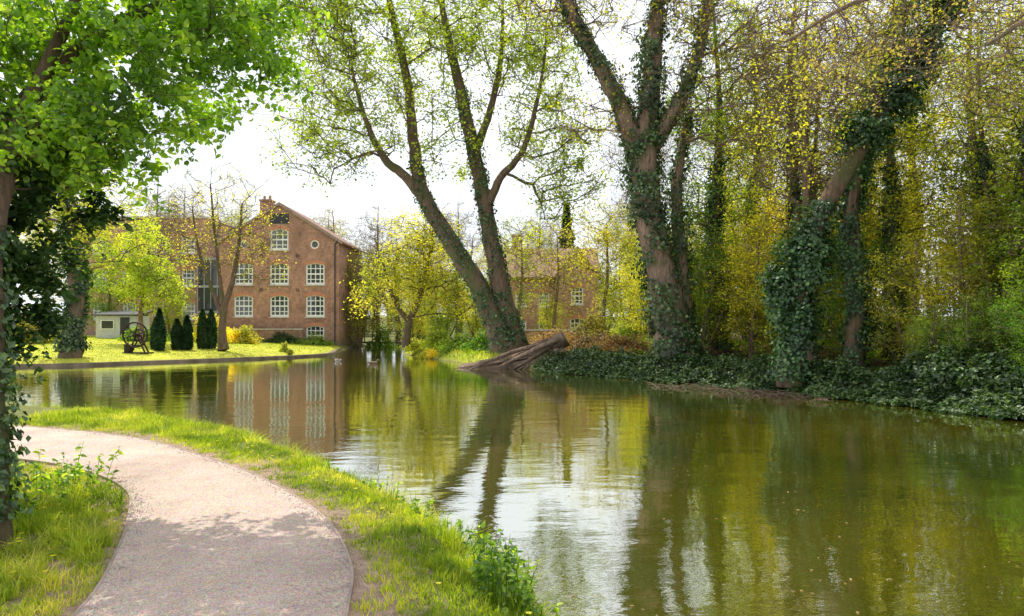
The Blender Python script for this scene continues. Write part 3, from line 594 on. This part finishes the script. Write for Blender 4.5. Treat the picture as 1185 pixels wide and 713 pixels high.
# --- grass
def blades(mb,x,y,h,w,rng,lean=.5,z=None):
    n=len(x); z=height(x,y)-.01 if z is None else z; a=rng.rand(n)*6.283; b_=rng.rand(n)*6.283
    dx,dy=np.cos(a)*w,np.sin(a)*w; l=h*lean*rng.rand(n); lx,ly=np.cos(b_)*l,np.sin(b_)*l
    v=np.stack([np.c_[x-dx,y-dy,z],np.c_[x+dx,y+dy,z],np.c_[x+dx*.7+lx*.35,y+dy*.7+ly*.35,z+h*.6],np.c_[x-dx*.7+lx*.35,y-dy*.7+ly*.35,z+h*.6],np.c_[x+lx,y+ly,z+h*.98]],1).reshape(-1,3)
    i=np.arange(n)[:,None]*5; r_=np.clip(.6*rng.rand(n)+.5*(wob(x*2,y*2)*.5+.45),0,1)
    mb.add(v,i+np.array([[0,1,2,3]]),i+np.array([[3,2,4]]),rnd=np.repeat(r_,5))
G=MB(); n=360000
x=rng.uniform(-9,2.5,n); y=2.2+rng.rand(n)**1.4*15; d=sd(x,y); dp=sd(x,y,pathpoly)
noi=wob(x*1.5,y*1.5)+.5*wob(x*5,y*5)
keep=(d>0.0)&(dp+.28*noi>0.28)&(x>-7-y*.3); 
patch=wob(x*2.3+5,y*2.3)+.7*wob(x*6,y*6)>-.45-0.4*rng.rand(n); keep&=patch|(d<.3)
x,y,d,dp=x[keep],y[keep],d[keep],dp[keep]
h=(0.03+.06*rng.rand(len(x)))*(1+.9*np.clip(wob(x*2.7+1,y*3.1)+.5*wob(x*7,y*7),0,2))*(1+1.5*sm(.6,.1,d)*(wob(x*3,y*3)*.6+.6))*(.45+.55*sm(.2,.8,dp)); h=np.where(x<-4.0,h*1.3,h)
blades(G,x,y,h,0.0035+.0025*rng.rand(len(x)),rng,1.0)
c=rng.randint(0,len(Redge),1100); cx=Redge[c,0]+.05+rng.rand(1100)*.6; cy=Redge[c,1]+.05+rng.rand(1100)*.5
x=np.repeat(cx,14)+rng.randn(1100*14)*.03; y=np.repeat(cy,14)+rng.randn(1100*14)*.03; k=(y>2)&(sd(x,y)>0); blades(G,x[k],y[k],.03+.05*rng.rand(k.sum()),np.full(k.sum(),.004),rng,.9)
c=rng.randint(0,len(Ledge),900); cx=Ledge[c,0]-rng.rand(900)*.5; cy=Ledge[c,1]-rng.rand(900)*.3
x=np.repeat(cx,14)+rng.randn(900*14)*.03; y=np.repeat(cy,14)+rng.randn(900*14)*.03; k=(y>2)&(sd(x,y,pathpoly)>.02); blades(G,x[k],y[k],.03+.05*rng.rand(k.sum()),np.full(k.sum(),.004),rng,.9)
tc_=[]
for k in range(260):
    i0=rng.randint(2,11); f=rng.rand(); p_=river[i0]*(1-f)+river[i0+1]*f; tc_.append((p_[0]-.0-.40*rng.rand(),p_[1]-.0-.28*rng.rand(),.12+.20*rng.rand()**1.5))
for k in range(170): tc_.append((-2.9-2.6*rng.rand(),3.6+3.6*rng.rand(),.09+.12*rng.rand()))
tc_=np.array(tc_); nb_=60; x=np.repeat(tc_[:,0],nb_)+rng.randn(len(tc_)*nb_)*.045; y=np.repeat(tc_[:,1],nb_)+rng.randn(len(tc_)*nb_)*.045; h=np.repeat(tc_[:,2],nb_)*(.5+.7*rng.rand(len(tc_)*nb_))
k=(sd(x,y)>-.10)&(sd(x,y,pathpoly)>.08); blades(G,x[k],y[k],h[k],np.full(k.sum(),.0045),rng,1.4)
G.obj('grass',[M['grass']])
G=MB(); n=60000; x=rng.uniform(-45,-12,n); y=rng.uniform(31,58,n); d=sd(x,y); k=(d>.3); x,y=x[k],y[k]
blades(G,x,y,.03+.04*rng.rand(len(x)),np.full(len(x),.02),rng,.8)
x=rng.uniform(-10,5,30000); y=rng.uniform(34,60,30000); d=sd(x,y); k=(d>.1); blades(G,x[k],y[k],.08+.16*rng.rand(k.sum())*np.where(d[k]<1.2,1.6,1),np.full(k.sum(),.02),rng,.8)
G.obj('lawn_grass',[M['grass']])
# dandelions
Fd=MB(); fx=np.r_[rng.uniform(-6,.3,420),rng.uniform(-5.2,-2.9,60)]; fy=np.r_[rng.uniform(4,13,420),rng.uniform(4,7.4,60)]; k=(sd(fx,fy)>.02)&(sd(fx,fy,pathpoly)>.3); fx,fy=fx[k],fy[k]; fz=height(fx,fy)+.09+.07*rng.rand(len(fx))
for j in range(8):
    a=j*.785+rng.rand(); r_=.017; c0=np.c_[fx,fy,fz]
    v=np.stack([c0,c0+[math.cos(a-.35)*r_,math.sin(a-.35)*r_,.003],c0+[math.cos(a)*r_*1.2,math.sin(a)*r_*1.2,.001],c0+[math.cos(a+.35)*r_,math.sin(a+.35)*r_,.003]],1).reshape(-1,3)
    Fd.add(v,np.arange(len(fx))[:,None]*4+np.arange(4)[None],rnd=np.repeat(rng.rand(len(fx)),4))
Fd.obj('dandelion_flowers',[M['flower']])

Wd=MB(); Wl=MB()
def weed(cx,cy,h,n,ls):
    z=float(height(np.array([cx]),np.array([cy]))[0]); a=rng.rand()*6.28; l=h*.35*rng.rand()
    p=np.array([(cx,cy,z),(cx+math.cos(a)*l*.4,cy+math.sin(a)*l*.4,z+h*.55),(cx+math.cos(a)*l,cy+math.sin(a)*l,z+h)])
    tube(Wd,p,[.004,.003,.0015],4); s=rng.rand(n,1)**.8; q_=np.where(s<.5,p[0]*(1-2*s)+p[1]*2*s,p[1]*(2-2*s)+p[2]*(2*s-1))
    leaves(Wl,q_,ls,rng,up=.9,width=.3,fine=True)
wp=[]
for k in range(150):
    i0=rng.randint(3,8); pa=river[i0]; pb=river[i0+1]; f=rng.rand(); p=pa*(1-f)+pb*f; wp.append((p[0]-.02-.4*rng.rand(),p[1]-.05-.22*rng.rand(),.09+.17*rng.rand()*(1.5 if i0<6 else .8)))
for (x,y,h) in wp: weed(x,y,h,11,.05)
for k in range(65): weed(-.04-.4*rng.rand()+.17,4.45+1.0*rng.rand(),.18+.32*rng.rand(),14,.055)
for k in range(110): weed(-4.2-1.4*rng.rand(),5.4+2.2*rng.rand(),.15+.33*rng.rand(),16,.06)
e=empty('bank_weeds'); Wd.obj('stems',[M['green']],e); Wl.obj('leaves',[M['fresh']],e)

Fl=MB(); n=1500; x=np.r_[rng.uniform(-1,11,n),rng.uniform(3.6,8.5,n)]; y=np.r_[5+rng.rand(n)**1.5*22,rng.uniform(17,25,n)]; k=(sd(x,y)<-.15)&(np.r_[wob(x[:n]*.5,y[:n]*.5)>.1,np.abs(sd(x[n:],y[n:])+1.5)<1.1]); x,y=x[k],y[k]
a=rng.rand(len(x))*6.28; s=.010+.018*rng.rand(len(x)); c0=np.c_[x,y,np.full(len(x),.006)]
v=np.stack([c0+np.c_[np.cos(a+j*1.571)*s*(1 if j%2 else .5),np.sin(a+j*1.571)*s*(1 if j%2 else .5),0*s] for j in range(4)],1).reshape(-1,3)
Fl.add(v,np.arange(len(x))[:,None]*4+np.arange(4)[None],rnd=np.repeat(rng.rand(len(x)),4)); Fl.obj('floating_leaves',[M['straw']])
S=MB()
for k in range(110):
    t=rng.rand(); cx=5.2+t*3.6+rng.randn()*.3; cy=24.2-t*4.4+rng.randn()*.35; a=rng.rand()*6.28; l=.3+.9*rng.rand()
    tube(S,[(cx,cy,-.03),(cx+math.cos(a)*l*.5,cy+math.sin(a)*l*.5,.04+.12*rng.rand()),(cx+math.cos(a)*l,cy+math.sin(a)*l,.02+.14*rng.rand())],[.016,.013,.006],4)
S.obj('fallen_branches',[M['bark']])
S=MB()
tube(S,smooth_poly([(-2.7,34.2,-.1),(-1.2,33.9,.22),(.4,33.6,.55),(1.7,33.3,1.05),(2.6,33.2,1.55)],5),np.linspace(.2,.38,21),10,rough=.3,rng=rng)
tube(S,smooth_poly([(-1.9,33.7,-.1),(-.3,33.4,.1),(1.2,33.1,.4),(2.3,33.0,.9)],5),np.linspace(.14,.26,16),9,rough=.3,rng=rng)
for k in range(16):
    f=rng.rand(); s0=np.array([2.6-.9*f,33.1+.4*rng.randn()*.6,1.5-.7*rng.rand()]); e0=np.array([-2.9+3.8*rng.rand(),33.5+.4*rng.randn(),-.05+.2*rng.rand()])
    mdl=(s0+e0)/2+np.array([0,.15*rng.randn(),.12*rng.randn()-.02]); tube(S,smooth_poly([s0,mdl,e0],5),np.linspace(.10,.03,11)*(.5+1.0*rng.rand()),6,rough=.2,rng=rng)
S.obj('fallen_log',[M['log']],smooth=True)

# ------------------------------------------------------------------ buildings
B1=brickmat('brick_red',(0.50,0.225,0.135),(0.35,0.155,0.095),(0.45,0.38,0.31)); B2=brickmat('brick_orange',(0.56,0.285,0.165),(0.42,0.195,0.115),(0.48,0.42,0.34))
ARCH=simple('brick_arch',(0.52,0.22,0.13),0.9,6,.25); WHITE=simple('white_paint',(0.82,0.82,0.80),0.45,2,.06,0)
STONE=simple('sill_stone',(0.50,0.46,0.40),0.85); DARKM=simple('dark_boards',(0.035,0.04,0.05),0.7)
SLATE=simple('roof_tile',(0.26,0.15,0.11),0.85,2.5,.45,.6,12); GREY=simple('grey_metal',(0.38,0.40,0.42),0.5,1,.1,0); IRON=simple('rusty_iron',(0.045,0.032,0.028),0.6,9,.4,.2,40,.6)
m,nt,out=newmat('window_glass'); p=N(nt,'ShaderNodeBsdfPrincipled'); p.inputs['Base Color'].default_value=(.05,.06,.07,1); p.inputs['Roughness'].default_value=.06; p.inputs['IOR'].default_value=1.9
tc=N(nt,'ShaderNodeTexCoord'); b_=N(nt,'ShaderNodeBump'); b_.inputs['Strength'].default_value=.12; b_.inputs['Distance'].default_value=.05; nt.links.new(noise(nt,1.5,2,tc.outputs['Object']),b_.inputs['Height']); nt.links.new(b_.outputs[0],p.inputs['Normal']); nt.links.new(p.outputs[0],out.inputs[0]); GLASS=m

def outline(cx,z0,w,h,rise,k=7,rnd_=False):
    if rnd_: a=np.linspace(0,2*np.pi,20,endpoint=False); return np.c_[cx+np.cos(a)*w/2,z0+h/2+np.sin(a)*h/2]
    if rise<=0: return np.array([(cx-w/2,z0),(cx+w/2,z0),(cx+w/2,z0+h),(cx-w/2,z0+h)])
    a=np.linspace(0,1,k); top=np.c_[cx+w/2-a*w,z0+h-rise+rise*np.sin(np.pi*a)]
    return np.vstack([[(cx-w/2,z0),(cx+w/2,z0)],top])
def extrude(mb,o,y0,y1,mat=0):
    n=len(o); v=np.vstack([np.c_[o[:,0],np.full(n,y0),o[:,1]],np.c_[o[:,0],np.full(n,y1),o[:,1]]]); cf=[(o[:,0].mean(),y0,o[:,1].mean()),(o[:,0].mean(),y1,o[:,1].mean())]
    i=np.arange(n); j=(i+1)%n; mb.add(np.vstack([v,cf]),np.c_[i,j,j+n,i+n],np.vstack([np.c_[np.full(n,2*n),j,i],np.c_[np.full(n,2*n+1),i+n,j+n]]),mat=mat)
def ringex(mb,o,s,y0,y1,mat=0):
    c=o.mean(0); w=np.ptp(o[:,0]); h=np.ptp(o[:,1]); inn=c+(o-c)*np.array([(w-2*s)/w,(h-2*s)/h]); n=len(o)
    f=lambda p,y: np.c_[p[:,0],np.full(n,y),p[:,1]]
    v=np.vstack([f(o,y0),f(inn,y0),f(inn,y1),f(o,y1)]); i=np.arange(n); j=(i+1)%n
    mb.add(v,np.vstack([np.c_[i,j,j+n,i+n],np.c_[i+n,j+n,j+2*n,i+2*n],np.c_[i+3*n,i+2*n,j+2*n,j+3*n]]),mat=mat)
def front_wall(parent,brick,poly,th,wins,name='front_wall'):
    """poly: (x,z) outline; wins: (cx,z0,w,h,rise,nx,nz,kind) - real openings are cut through the wall face"""
    mb=MB(); fr=MB(); gl=MB(); ar=MB(); si=MB(); poly=np.array(poly,float)
    loops=[poly]+[outline(w[0],w[1],w[2],w[3],w[4],rnd_=(w[7]=='round')) for w in wins]
    tris=tessellate_polygon([[Vector((p_[0],p_[1],0)) for p_ in lp] for lp in loops]); allp=np.vstack(loops)
    for y_ in (0,th): mb.add(np.c_[allp[:,0],np.full(len(allp),y_),allp[:,1]],None,tris)
    for lp in loops:
        n=len(lp); i=np.arange(n); j=(i+1)%n
        mb.add(np.vstack([np.c_[lp[:,0],0*i,lp[:,1]],np.c_[lp[:,0],0*i+th,lp[:,1]]]),np.c_[i,j,j+n,i+n])
    mb.obj(name,[brick],parent)
    for (cx,z0,w,h,rise,nx,nz,kind) in wins:
        o=outline(cx,z0,w,h,rise,rnd_=(kind=='round')); c=o.mean(0)
        if kind=='board':
            o2=c+(o-c)*.995; extrude(gl,o2,.06,.12,mat=1)
            for q_ in range(1,5): box(fr,cx-w/2+.01,cx+w/2-.01,.035,.058,z0+h*q_/5-.02,z0+h*q_/5+.01,mat=1)
            continue
        ringex(fr,c+(o-c)*.997,.12,.07,.20)
        extrude(gl,c+(o-c)*.97,.17,.19)
        if kind!='round':
            for q_ in range(1,nx): xx=cx-w/2+w*q_/nx; box(fr,xx-.035,xx+.035,.11,.165,z0+.1,z0+h-.1)
            for q_ in range(1,nz): zz_=z0+h*q_/nz; t_=.06 if q_==nz//2 else .035; box(fr,cx-w/2+.1,cx+w/2-.1,.107,.163,zz_-t_,zz_+t_)
            box(si,cx-w/2-.1,cx+w/2+.1,-.07,.12,z0-.10,z0-.003)
            a=np.linspace(0,1,9); x_=cx-w/2-.06+(w+.12)*a; zl=z0+h-rise+rise*np.sin(np.pi*a)+.004; zu=zl+.26
            v=np.vstack([np.c_[x_,0*a-.015,zl],np.c_[x_,0*a-.015,zu],np.c_[x_,0*a+.06,zu],np.c_[x_,0*a+.06,zl]]); i=np.arange(8)
            ar.add(v,np.vstack([np.c_[i,i+1,i+10,i+9],np.c_[i+9,i+10,i+19,i+18],np.c_[i+27,i+28,i+1,i]]))
        else: ringex(ar,c+(o-c)*1.3,.09,-.015,.05)
    fr.obj('window_frames',[WHITE,DARKM],parent)
    if gl.n: gl.obj('window_glass',[GLASS,DARKM],parent)
    if ar.n: ar.obj('window_arches',[ARCH],parent)
    if si.n: si.obj('window_sills',[STONE],parent)
def gable_roof(parent,x0,x1,y0,y1,ze,zp,ov=.35,th=.16,mat=None):
    xc=(x0+x1)/2; mb=MB(); sl=(zp-ze)/(xc-x0)
    for sg,xe in ((-1,x0-ov),(1,x1+ov)):
        zz_=ze-ov*sl; v=[(xe,y0-.12,zz_),(xc,y0-.12,zp),(xc,y1+.2,zp),(xe,y1+.2,zz_)]; v2=[(a,b,c+th) for a,b,c in v]
        mb.add(v+v2,[(0,1,2,3),(4,7,6,5),(0,4,5,1),(1,5,6,2),(2,6,7,3),(3,7,4,0)])
    mb.obj('roof',[mat or SLATE],parent)

mill=empty('brick_mill_building',(-20.45,60,0))
hw=5.25; ze=9.5; zp=12.75
wins=[(0,8.7,1.6,1.85,.18,3,4,'w'),(0,11.0,1.7,.9,.0,1,1,'board'),(-3.1,8.8,.8,.8,0,1,1,'round'),(3.1,8.8,.8,.8,0,1,1,'round')]
for x in (-3.15,0,3.15):
    wins+=[(x,5.65,1.65,1.9,.18,4,4,'w'),(x,2.82,1.65,1.9,.18,4,4,'w')]
wins+=[(3.15,0.30,1.6,1.75,.18,4,4,'w')]
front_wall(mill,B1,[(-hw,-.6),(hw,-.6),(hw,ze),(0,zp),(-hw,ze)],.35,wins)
mb=MB(); box(mb,-hw,-hw+.35,.352,9,-.6,ze-.02); box(mb,hw-.35,hw,.352,9,-.6,ze-.02)
mb.add([(-hw,9.001,-.6),(hw,9.001,-.6),(hw,9.001,ze),(0,9.001,zp),(-hw,9.001,ze)],[(0,1,2,4)],[(4,2,3)]); mb.obj('side_and_back_walls',[B1],mill)
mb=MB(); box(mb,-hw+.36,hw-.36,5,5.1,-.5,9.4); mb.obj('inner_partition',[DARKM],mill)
gable_roof(mill,-hw,hw,0,9,ze,zp)
mb=MB(); box(mb,-2.3,-1.3,1.6,2.6,10.6,13.3); box(mb,-2.38,-1.22,1.52,2.68,13.303,13.45); 
for xx in (-2.05,-1.55): tube(mb,[(xx,2.1,13.45),(xx,2.1,13.85)],[.13,.11],8)
mb.obj('chimney',[B1],mill)
mb=MB()
tube(mb,[(hw-.35,-.08,ze-.3),(hw-.35,-.08,.4)],[.055,.055],8); tube(mb,[(hw-.35,-.08,ze-.3),(hw-.1,-.15,ze)],[.05,.05],8)
for x in (-1.6,1.6):
    for z_ in (5.2,8.2):
        t=np.linspace(0,6.283,13); tube(mb,np.c_[x+.12*np.cos(t),0*t-.03,z_+.12*np.sin(t)],.03,5,ref=np.array([0,1,0]))
mb.obj('drainpipe_and_tie_plates',[DARKM],mill)
mb=MB()
for sg in (-1,1):
    sl=(zp-ze)/hw; xe=sg*(hw+.3); z_=ze-.3*sl
    v=[(xe,-.16,z_-.12),(0,-.16,zp-.12),(0,-.16,zp+.14),(xe,-.16,z_+.14)]; v2=[(p_[0],-.122,p_[2]) for p_ in v]; mb.add(v+v2,[(0,1,2,3),(4,7,6,5),(0,4,5,1),(2,6,7,3),(3,7,4,0)])
mb.obj('bargeboards',[simple('weathered_board',(0.30,0.22,0.17),.8)],mill)

lw=empty('brick_warehouse',(-35.5,66,0)); wins=[]
for x in (-4.4,-1.5,1.5,4.2):
    for z_ in (2.6,5.8,9.0): wins.append((x,z_,1.3,1.7,.14,3,4,'w'))
front_wall(lw,B2,[(-6.5,0),(6,0),(6,12.4),(-6.5,12.4)],.35,wins)
mb=MB(); box(mb,-6.5,-6.15,.352,11,0,12.4); box(mb,5.65,6,.352,11,0,12.4); box(mb,-6.14,5.64,10.6,11,0,12.38); mb.obj('side_and_back_walls',[B2],lw)
mb=MB(); box(mb,-6.6,6.1,-.1,11.1,12.403,12.6); mb.obj('parapet_coping_and_roof',[STONE],lw)

gk=empty('glazed_link_walkway',(-27.6,64,0)); mb=MB(); gb=MB()
for z_ in (3.2,5.6,8.2): box(mb,-1.9,1.9,-.1,2.2,z_,z_+.22)
for k in range(7):
    x=-1.85+k*3.7/6
    if k in (0,3,6): box(mb,x-.04,x+.04,-.12,-.03,1,3.198)
    box(mb,x-.035,x+.035,-.06,.02,3.422,5.598); box(mb,x-.035,x+.035,-.06,.02,5.822,8.198)
box(gb,-1.85,1.85,.03,.06,3.423,5.597); box(gb,-1.85,1.85,.03,.06,5.823,8.197)
mb.obj('frame',[GREY],gk); gb.obj('glass',[GLASS],gk)

hs=empty('brick_house',(3.6,62,0))
front_wall(hs,B2,[(-4.2,.2),(4.2,.2),(4.2,6.6),(-4.2,6.6)],.3,[(-2.8,3.7,1.0,1.4,.1,2,4,'w'),(-2.8,1.1,1.0,1.5,.1,2,4,'w'),(-.7,1.0,1.0,1.5,.1,2,4,'w'),(-.7,3.7,1.0,1.4,.1,2,4,'w')])
mb=MB(); box(mb,-4.2,-3.9,.302,7,.2,6.58); box(mb,3.9,4.2,.302,7,.2,6.58); box(mb,-3.89,3.89,6.7,7,.2,6.58)
mb.add([(-4.2,0,6.6),(-4.2,7,6.6),(-4.2,3.5,9.3)],None,[(0,1,2)]); mb.add([(4.2,0,6.6),(4.2,7,6.6),(4.2,3.5,9.3)],None,[(0,2,1)]); mb.obj('side_and_back_walls',[B2],hs)
mb=MB()
for ya,yb in ((-.35,3.5),(7.35,3.5)):
    v=[(-4.5,ya,6.33),(4.5,ya,6.33),(4.5,yb,9.3),(-4.5,yb,9.3)]; v2=[(a,b,c+.15) for a,b,c in v]; mb.add(v+v2,[(0,1,2,3),(4,7,6,5),(0,4,5,1),(1,5,6,2),(2,6,7,3),(3,7,4,0)])
mb.obj('roof',[SLATE],hs)
gw=empty('gable_bay',(0,0,0)); gw.parent=hs; gw.location=(2.2,-1.3,0)
front_wall(gw,B2,[(-1.9,.2),(1.9,.2),(1.9,6.5),(0,9.0),(-1.9,6.5)],.3,[(0,3.9,1.1,1.6,.12,3,4,'w'),(0,1.0,1.3,1.7,.12,3,4,'w'),(0,7.0,.5,.5,0,1,1,'round')])
mb=MB(); box(mb,-1.9,-1.6,.302,1.29,.2,6.48); box(mb,1.6,1.9,.302,1.29,.2,6.48); mb.obj('bay_walls',[B2],gw)
gable_roof(gw,-1.9,1.9,0,4.4,6.5,9.0,.25,.14)
mb=MB(); box(mb,-3.6,-2.8,3.1,3.9,8.2,10.6); box(mb,-3.68,-2.72,3.02,3.98,10.603,10.75); mb.obj('chimney',[B2],hs)

gwl=empty('brick_garden_wall',(2.3,44.5,0)); mb=MB(); box(mb,-2.6,2.6,0,.3,.3,1.75); box(mb,-2.75,-2.35,-.06,.36,.3,2.0); box(mb,2.35,2.75,-.06,.36,.3,2.0); mb.obj('wall',[B2],gwl)
mb=MB(); box(mb,-2.34,2.34,-.04,.34,1.753,1.84); box(mb,-2.8,-2.3,-.1,.4,2.003,2.1); box(mb,2.3,2.8,-.1,.4,2.003,2.1); mb.obj('coping',[STONE],gwl)
rw=empty('brick_retaining_wall',(-21.4,58.6,0)); mb=MB(); box(mb,-4,3.4,0,.3,.2,1.7); mb.obj('wall',[B1],rw); mb=MB(); box(mb,-4.05,3.45,-.05,.35,1.703,1.8); mb.obj('coping',[STONE],rw)
# pale grey garden shed at the left of the lawn
sh=empty('garden_shed',(-29.9,51.5,1.1)); mb=MB(); GB=simple('grey_weatherboard',(0.52,0.54,0.56),.7,3,.15,0)
for k in range(10): z_=.02+k*.17; box(mb,-1.5,1.5,-.012*(k%2),.04,z_,z_+.168)
box(mb,-1.5,-1.46,.042,2.0,0,1.72); box(mb,1.46,1.5,.042,2.0,0,1.72); box(mb,-1.455,1.455,1.96,2.0,0,1.9); mb.obj('walls',[GB],sh)
mb=MB(); v=[(-1.7,-.25,1.73),(1.7,-.25,1.73),(1.7,2.2,2.05),(-1.7,2.2,2.05)]; v2=[(a_,b__,c_+.09) for a_,b__,c_ in v]; mb.add(v+v2,[(0,1,2,3),(4,7,6,5),(0,4,5,1),(1,5,6,2),(2,6,7,3),(3,7,4,0)]); box(mb,.35,1.05,-.035,-.015,.02,1.6); mb.obj('roof_and_door',[DARKM],sh)
mb=MB(); box(mb,-1.05,-.15,-.04,-.016,.75,1.35); mb.obj('window',[GLASS],sh); mb=MB(); ringex(mb,np.array([(-1.1,.7),(-.1,.7),(-.1,1.4),(-1.1,1.4)]),.06,-.06,-.02); mb.obj('window_frame',[WHITE],sh)
fb=MB(); box(fb,-3.1,3.1,0,1.4,.35,.5); 
for k in range(9): x=-3+k*.75; box(fb,x-.04,x+.04,.02,.1,.503,1.45)
box(fb,-3.1,3.1,.0,.12,1.453,1.53); box(fb,-3.1,3.1,.03,.09,.95,1.0)
for k in (-2,2): box(fb,k-.12,k+.12,.3,1.1,-.8,.348)
fb.obj('footbridge',[simple('bridge_timber',(0.10,0.075,0.055),.85)],loc=(-11.8,65,0))

mc=empty('cast_iron_flywheel_machine',(-22.2,40.3,float(height(np.array([-22.2]),np.array([40.3]))[0]))); mb=MB()
a=np.linspace(0,2*np.pi,33); wc=np.array([.05,0,1.12]); R_=.72
tube(mb,np.c_[wc[0]+R_*np.cos(a),0*a-.18,wc[2]+R_*np.sin(a)],.055,8,ref=np.array([0,1,0]))
for k in range(6):
    t=k*math.pi/3+.3; tube(mb,[(wc[0],-.18,wc[2]),(wc[0]+R_*math.cos(t),-.18,wc[2]+R_*math.sin(t))],[.045,.03],6)
tube(mb,[(wc[0],-.32,wc[2]),(wc[0],.4,wc[2])],[.07,.07],10)
for k in range(0,40,2):
    t=k*math.pi/20; c_=np.array([wc[0]+.33*math.cos(t),.22,wc[2]+.33*math.sin(t)]); tube(mb,[c_,(wc[0]+.40*math.cos(t),.22,wc[2]+.40*math.sin(t))],[.025,.018],4)
tube(mb,np.c_[wc[0]+.31*np.cos(a),0*a+.22,wc[2]+.31*np.sin(a)],.04,6,ref=np.array([0,1,0]))
for k in range(4): t=k*math.pi/2; tube(mb,[(wc[0],.22,wc[2]),(wc[0]+.31*math.cos(t),.22,wc[2]+.31*math.sin(t))],[.03,.025],5)
for y_ in (-.02,.36):
    for sx_ in (-.5,.5): tube(mb,[(wc[0],y_,wc[2]),(wc[0]+sx_,y_,.05)],[.04,.055],6)
    tube(mb,[(wc[0]-.32,y_,.5),(wc[0]+.32,y_,.5)],[.03,.03],6)
box(mb,-.75,.8,-.12,.48,-.05,.08); box(mb,-.72,-.38,.02,.34,.082,.55)
tube(mb,[(-.55,.18,.5),(-.6,.18,1.0),(-.35,.18,1.3)],[.04,.03,.025],6); tube(mb,[(.7,-.24,1.3),(.7,-.42,1.3)],[.025,.025],6)
mb.obj('flywheel_and_frame',[IRON],mc,smooth=False)

def duck(x,y,rot,body,headc):
    e=empty('duck',(x,y,-.02),(0,0,rot)); mb=MB()
    tube(mb,smooth_poly([(-.30,0,.15),(-.24,0,.12),(-.12,0,.08),(.02,0,.07),(.13,0,.09),(.19,0,.14),(.21,0,.20),(.235,0,.245),(.27,0,.25),(.30,0,.245)],3),np.interp(np.arange(28),np.arange(0,28,3),[.008,.04,.085,.11,.095,.06,.035,.042,.042,.02]),12,ref=np.array([0,1,0.]))
    mb.obj('body',[body],e,smooth=True)
    mb=MB(); tube(mb,smooth_poly([(.205,0,.19),(.225,0,.235),(.262,0,.253),(.298,0,.245)],3),np.interp(np.arange(10),[0,3,6,9],[.04,.047,.046,.024]),12,ref=np.array([0,1,0.])); mb.obj('head',[headc],e,smooth=True)
    mb=MB(); tube(mb,[(.29,0,.245),(.33,0,.235),(.365,0,.232)],[.02,.017,.008],8); mb.obj('bill',[simple('bill',(0.5,0.35,0.05),.4,5,.1,0)],e,smooth=True)
    mb=MB()
    for s in (-1,1): tube(mb,[(.13,s*.06,.11),(0,s*.088,.12),(-.14,s*.07,.13),(-.24,s*.025,.14)],[.02,.05,.04,.006],8)
    mb.obj('wings',[simple('wing',(0.16,0.12,0.09),.7)],e,smooth=True)
duck(-10.2,40.0,2.6,simple('duck_grey',(0.35,0.32,0.29),.7),simple('duck_head_green',(0.02,0.09,0.05),.35,4,.2,0))
duck(-7.6,37.4,.4,simple('duck_brown',(0.17,0.11,0.07),.8),simple('duck_head_brown',(0.15,0.10,0.06),.7))

# ------------------------------------------------------------------ light, sky, camera
sun=Vector((-0.32,0.34,0.82)).normalized()
sc=bpy.context.scene
w=bpy.data.worlds.new('World'); sc.world=w; w.use_nodes=True; nt=w.node_tree; nt.nodes.clear(); L=nt.links.new
sky=nt.nodes.new('ShaderNodeTexSky'); sky.sky_type='NISHITA'; sky.sun_disc=False; sky.sun_elevation=math.asin(sun.z); sky.sun_rotation=math.atan2(sun.x,sun.y)
sky.air_density=1.0; sky.dust_density=2.0; sky.ozone_density=1.5
tc=nt.nodes.new('ShaderNodeTexCoord'); mp=nt.nodes.new('ShaderNodeMapping'); mp.inputs['Scale'].default_value=(1,1,2.2); L(tc.outputs['Generated'],mp.inputs[0])
nz=noise(nt,2.6,7,mp.outputs[0],.6)
f=ramp(nt,nz,[(.34,(.68,.68,.68)),(.54,(.98,.98,.98))])
c=mixc(nt,f,sky.outputs[0],(9.6,10.0,10.6))
bg=nt.nodes.new('ShaderNodeBackground'); L(c,bg.inputs[0]); bg.inputs[1].default_value=.135
o=nt.nodes.new('ShaderNodeOutputWorld'); L(bg.outputs[0],o.inputs[0])
ld=bpy.data.lights.new('sun','SUN'); ld.energy=5.0; ld.angle=math.radians(.5); ld.color=(1,.94,.80)
lo=bpy.data.objects.new('sun',ld); sc.collection.objects.link(lo); lo.rotation_euler=sun.to_track_quat('Z','Y').to_euler()
cd=bpy.data.cameras.new('camera'); cd.lens=24; cd.sensor_width=36; cd.shift_y=0.0156; cd.clip_start=.1; cd.clip_end=4000
co=bpy.data.objects.new('camera',cd); sc.collection.objects.link(co); co.location=(0,0,2.2); co.rotation_euler=(math.radians(90),0,0); sc.camera=co
sc.view_settings.view_transform='Standard'; sc.view_settings.look='None'; sc.view_settings.exposure=0
